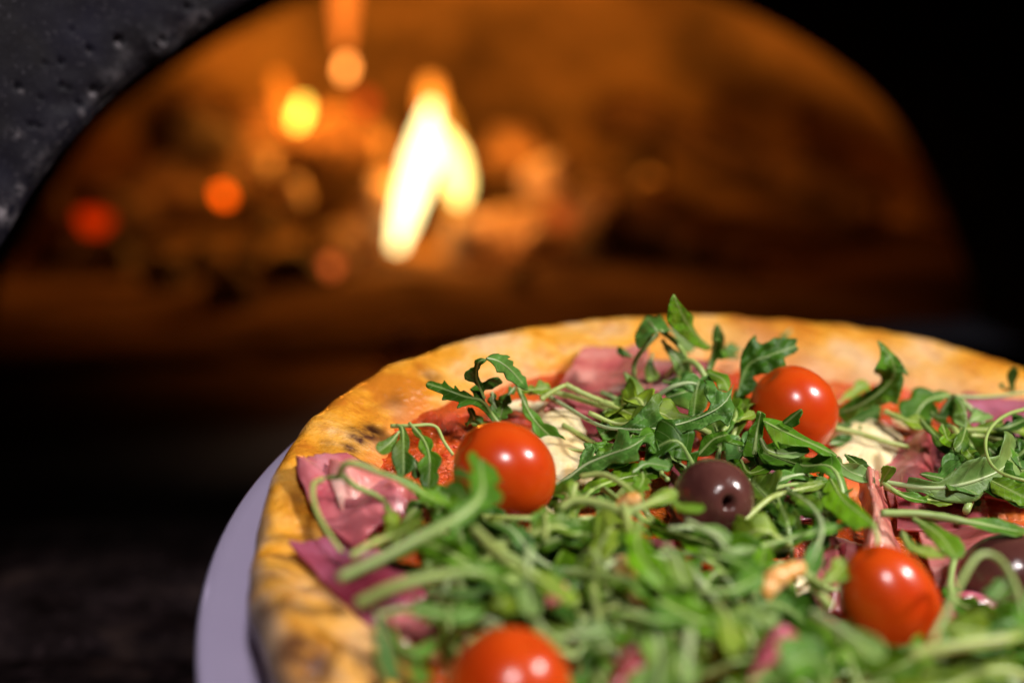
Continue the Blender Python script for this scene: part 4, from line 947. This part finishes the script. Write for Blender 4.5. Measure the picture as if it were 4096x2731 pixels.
H('C', [(560, 1120, 20), (700, 1250, 25), (950, 1340, 24)], 260, 'pale', 'pale wide leaf ending at the tip of the folded ham', .05, lobes=1, stemw=30)
# centre and front
H('F', [(1050, 480, 27), (1230, 600, 31), (1350, 740, 33), (1380, 880, 34), (1330, 1050, 33), (1260, 1270, 31)], 150, 'blue', 'thin pale stem curving down left of the right tomato', .75, lobes=0, stemw=50)
H('F', [(1060, 500, 28), (1200, 580, 31), (1330, 700, 33)], 190, 'mid', None, .05, lobes=2)
H('F', [(430, 980, 26), (530, 1070, 27), (740, 1040, 28), (1000, 970, 29), (1300, 890, 30), (1610, 820, 31)], 110, 'mid', 'thin forked leaf stalk lying in front of the olive', .35, lobes=2, stemw=50)
H('F', [(670, 430, 21), (790, 510, 22), (1050, 450, 24), (1440, 395, 25)], 90, 'bright', 'long stem to the right of the olive', .5, lobes=0, stemw=50)
H('F', [(610, 810, 24), (850, 600, 26), (1000, 530, 27), (1400, 430, 28)], 90, 'yellow', 'yellow green stem rising from the foot of the olive', .6, lobes=0, stemw=60)
#H('F', [(1450, 370, 27), (1570, 560, 30), (1720, 680, 32), (1880, 820, 33), (1900, 1060, 31)], 260, 'bright', 'blurred leaf whose stem hangs down behind the right tomato', .05, lobes=1, stemw=50)
H('F', [(-60, 560, 33), (60, 650, 34), (270, 680, 35)], 150, 'bright', 'bright leaf tip reaching in front of the olive', .05, lobes=0)
H('F', [(-60, 850, 30), (200, 850, 30), (360, 880, 30), (520, 960, 29)], 120, 'pale', 'pale stem along the lower side of the olive', .3, lobes=0, stemw=60)
H('F', [(880, 830, 27), (850, 1000, 28), (820, 1220, 29)], 220, 'bright', None, .05, lobes=0)
H('F', [(1000, 600, 25), (1080, 740, 25), (1000, 920, 24)], 260, 'dark', None, .05, lobes=0)
H('F', [(960, 560, 27), (1020, 700, 27), (1060, 830, 26)], 150, 'mid', None, .05, lobes=1)
H('F', [(250, 1060, 29), (500, 1170, 31), (820, 1320, 31)], 260, 'mid', None, .1, lobes=1, stemw=50)
H('F', [(1250, 1280, 31), (1400, 1370, 31), (1610, 1180, 32)], 230, 'yellow', 'yellowish leaf touching the left side of the right tomato', .05, lobes=1, stemw=50)
H('F', [(2130, 870, 27), (2210, 1020, 28), (2370, 1060, 28)], 170, 'pale', None, .05, lobes=1)
H('F', [(1960, 430, 23), (2130, 540, 23), (2370, 600, 23)], 110, 'mid', None, .2, lobes=0, stemw=50)
H('F', [(620, 210, 23), (700, 330, 23), (900, 270, 23)], 90, 'bright', None, .2, lobes=0)
H('F', [(1010, 330, 23), (1130, 340, 23), (1230, 360, 23)], 170, 'pale', None, .05, lobes=0)
H('F', [(1400, 170, 25), (1410, 260, 24), (1360, 360, 22)], 70, 'yellow', 'small cut stem piece above the centre of the heap', .8, lobes=0, stemw=60)
H('F', [(1600, 160, 24), (1700, 230, 24), (1820, 330, 23)], 120, 'dark', None, .05, lobes=0)
H('H', [(600, 60, 34), (580, 280, 37), (680, 470, 37), (850, 660, 35)], 300, 'bright', 'broad bright yellow green leaf in the blurred front centre', .1, lobes=1, stemw=60)
H('H', [(850, 290, 35), (950, 430, 36), (1040, 680, 35)], 230, 'pale', 'pale grey leaf next to the bright one in the front centre', .1, lobes=0, stemw=70)
H('H', [(1320, 830, 34), (1430, 1000, 36), (1480, 1300, 36)], 190, 'yellow', None, .2, lobes=0, stemw=80)
H('H', [(1070, 1080, 36), (1050, 1300, 37), (1040, 1600, 37)], 170, 'pale', 'pale broad stem at the bottom edge right of the bottom tomato', .3, lobes=0, stemw=110)
H('H', [(-100, 1150, 33), (100, 1110, 34), (330, 1080, 34)], 260, 'pale', None, .1, lobes=0, stemw=60)
H('H', [(450, 900, 34), (750, 980, 35), (1050, 960, 35)], 230, 'mid', None, .1, lobes=0, stemw=70)
H('H', [(1150, 700, 34), (1450, 700, 35), (1750, 560, 35)], 220, 'mid', None, .1, lobes=1, stemw=60)
H('H', [(1300, 380, 33), (1500, 430, 33), (1700, 540, 33)], 210, 'mid', None, .1, lobes=0)
H('H', [(1930, 1420, 38), (1960, 1300, 38), (2000, 1150, 37)], 110, 'yellow', None, .6, lobes=0, stemw=100)
H('H', [(1600, 1600, 37), (1900, 1480, 38), (2337, 1420, 38)], 330, 'mid', 'wide blurred leaf along the bottom edge below the right tomato', .1, lobes=0, stemw=60)
H('H', [(1650, 800, 34), (1750, 920, 35), (1900, 950, 35)], 230, 'pale', None, .1, lobes=0)
H('H', [(1050, 50, 33), (1300, 190, 34), (1450, 330, 34), (1680, 320, 34)], 110, 'pale', 'thin crooked pale stem in front of the olive', .5, lobes=0, stemw=56)
H('H', [(450, -80, 33), (500, 100, 34), (560, 320, 35)], 170, 'yellow', None, .3, lobes=0, stemw=80)
H('H', [(330, 560, 33), (500, 600, 34), (620, 760, 34)], 130, 'mid', None, .2, lobes=0, stemw=60)
H('D', [(660, 1190, 30), (670, 1050, 30), (640, 900, 29)], 80, 'yellow', None, .6, lobes=0, stemw=50)
H('D', [(800, 900, 28), (950, 820, 30), (1200, 860, 31), (1420, 930, 32), (1650, 850, 34), (1900, 740, 35)], 120, 'yellow', 'light forked stem left of the olive', .6, lobes=0, stemw=90)
H('D', [(1000, 600, 26), (1200, 580, 28), (1400, 680, 29), (1570, 800, 29)], 110, 'yellow', 'light stem bent down between the left tomato and the olive', .6, lobes=0, stemw=60)
H('D', [(820, 900, 22), (900, 1080, 23), (1150, 1180, 24)], 300, 'mid', 'broad green leaf curling round a bit of cheese right of the left tomato', .05, lobes=1, stemw=50)
H('D', [(1430, 930, 33), (1420, 1100, 33), (1400, 1250, 32)], 130, 'mid', None, .5, lobes=0, stemw=90)
H('D', [(1480, 560, 26), (1620, 480, 27), (1830, 510, 27)], 120, 'blue', 'crinkled leaf curl just left of the olive', .05, lobes=2, stemw=20)
H('D', [(1560, 520, 25), (1580, 620, 25), (1540, 720, 25)], 150, 'mid', None, .05, lobes=2)
H('J', [(1840, 920, 38), (1930, 740, 40), (2030, 540, 41), (2110, 440, 42), (2210, 460, 42), (2300, 600, 42), (2370, 850, 40)], 100, 'mid', 'stem curved into a hook at the lower right edge', .85, lobes=0, stemw=36)
H('J', [(2290, 560, 41), (2230, 620, 41), (2180, 700, 40)], 120, 'blue', None, .05, lobes=1)
H('J', [(1730, 985, 38), (2000, 940, 39), (2370, 890, 39)], 90, 'yellow', 'pale stem lying along the foot of the right tomato', .8, lobes=0, stemw=66)
H('J', [(1180, 760, 36), (1380, 880, 38), (1570, 1010, 38)], 130, 'pale', None, .3, lobes=0, stemw=50)
H('J', [(1560, 210, 27), (1800, 215, 28), (2050, 260, 29), (2370, 320, 29)], 100, 'mid', 'long pale stem reaching the right edge above the right tomato', .5, lobes=0, stemw=44)
H('J', [(1740, 240, 30), (1880, 330, 31), (1980, 460, 30)], 140, 'bright', None, .05, lobes=0)
H('J', [(1680, 320, 29), (1730, 400, 30), (1910, 450, 30)], 80, 'yellow', None, .2, lobes=1)
H('J', [(1300, 1160, 39), (1180, 1010, 40), (1020, 1060, 40)], 260, 'mid', None, .05, lobes=0)
H('J', [(1870, 830, 36), (2000, 850, 37), (2150, 860, 37)], 200, 'yellow', None, .05, lobes=0)
# random filler under and between the placed leaves
def inside(px, py, poly):
    c = False; n = len(poly)
    for i in range(n):
        x1, y1 = poly[i]; x2, y2 = poly[(i + 1) % n]
        if (y1 > py) != (y2 > py) and px < (x2 - x1) * (py - y1) / (y2 - y1) + x1: c = not c
    return c
GREEN = [(600, 395), (700, 385), (740, 440), (800, 448), (850, 490), (840, 560), (930, 690), (1000, 720), (420, 720), (385, 640), (350, 590), (395, 520), (460, 520), (560, 505), (600, 440)]
GREEN2 = [(925, 410), (1050, 400), (1050, 490), (985, 520), (925, 480)]
GREEN3 = [(850, 640), (1050, 600), (1060, 740), (850, 740)]
HOLES = [(905, 510, 52), (560, 450, 50), (880, 450, 48), (640, 372, 14), (870, 560, 30), (770, 590, 16), (980, 570, 34), (405, 632, 14), (638, 672, 24), (650, 595, 14)]
rnd = random.Random(11); cnt = 0; tries = 0
BW = [(c, r) for _, _, _, c, r in BALLS]
while cnt < 185 and tries < 9000:
    tries += 1
    px, py = rnd.uniform(340, 1060), rnd.uniform(380, 740)
    if not (inside(px, py, GREEN) or inside(px, py, GREEN2) or inside(px, py, GREEN3)): continue
    if any(math.hypot(px - a, (py - b_) * 1.3) < r for a, b_, r in HOLES): continue
    z0 = rnd.uniform(.0135, .024) if py > 470 else rnd.uniform(.013, .022)
    l = loc(px, py, z0); a = rnd.uniform(0, 2 * math.pi); L = rnd.choice([rnd.uniform(.012, .025), rnd.uniform(.025, .052)]); cv = rnd.uniform(-1.2, 1.2)
    P = []; ok = True
    for k in range(4):
        s = (k / 3 - .5) * L; aa = a + cv * (k / 3 - .5)
        q = Vector((l.x + math.cos(aa) * s, l.y + math.sin(aa) * s, z0 + rnd.uniform(-.003, .005) + .004 * math.sin(k)))
        q.z = max(.0125, q.z); P.append(wl(q))
        if math.hypot(q.x, q.y) > .122: ok = False
        x_, y_, _ = proj(P[-1])
        for (bx, by, br, c, r) in BALLS:
            if (P[-1] - c).length < r * 1.12: ok = False
            if math.hypot(x_ - bx, y_ - by) < br + 8 and (P[-1] - CAM).length < (c - CAM).length: ok = False
        if any(math.hypot(x_ - a_, (y_ - b_) * 1.3) < r_ * .8 for a_, b_, r_ in HOLES): ok = False
    if not ok: continue
    tone = rnd.choices(['dark', 'mid', 'bright', 'pale', 'yellow', 'blue'], [2.5, 4, 4, 2.2, 3.5, .8])[0]
    stemonly = rnd.random() < .33
    leaf(P, 0 if stemonly else rnd.uniform(.007, .015), rnd.uniform(.1, .4), 1000 + cnt, tone, rnd.uniform(-.5, .5), rnd.choice([1.5, 2, 2.5, 3]), rnd.uniform(.0006, .0010), n=40)
    cnt += 1
print('leaves', cnt, len(HERO))
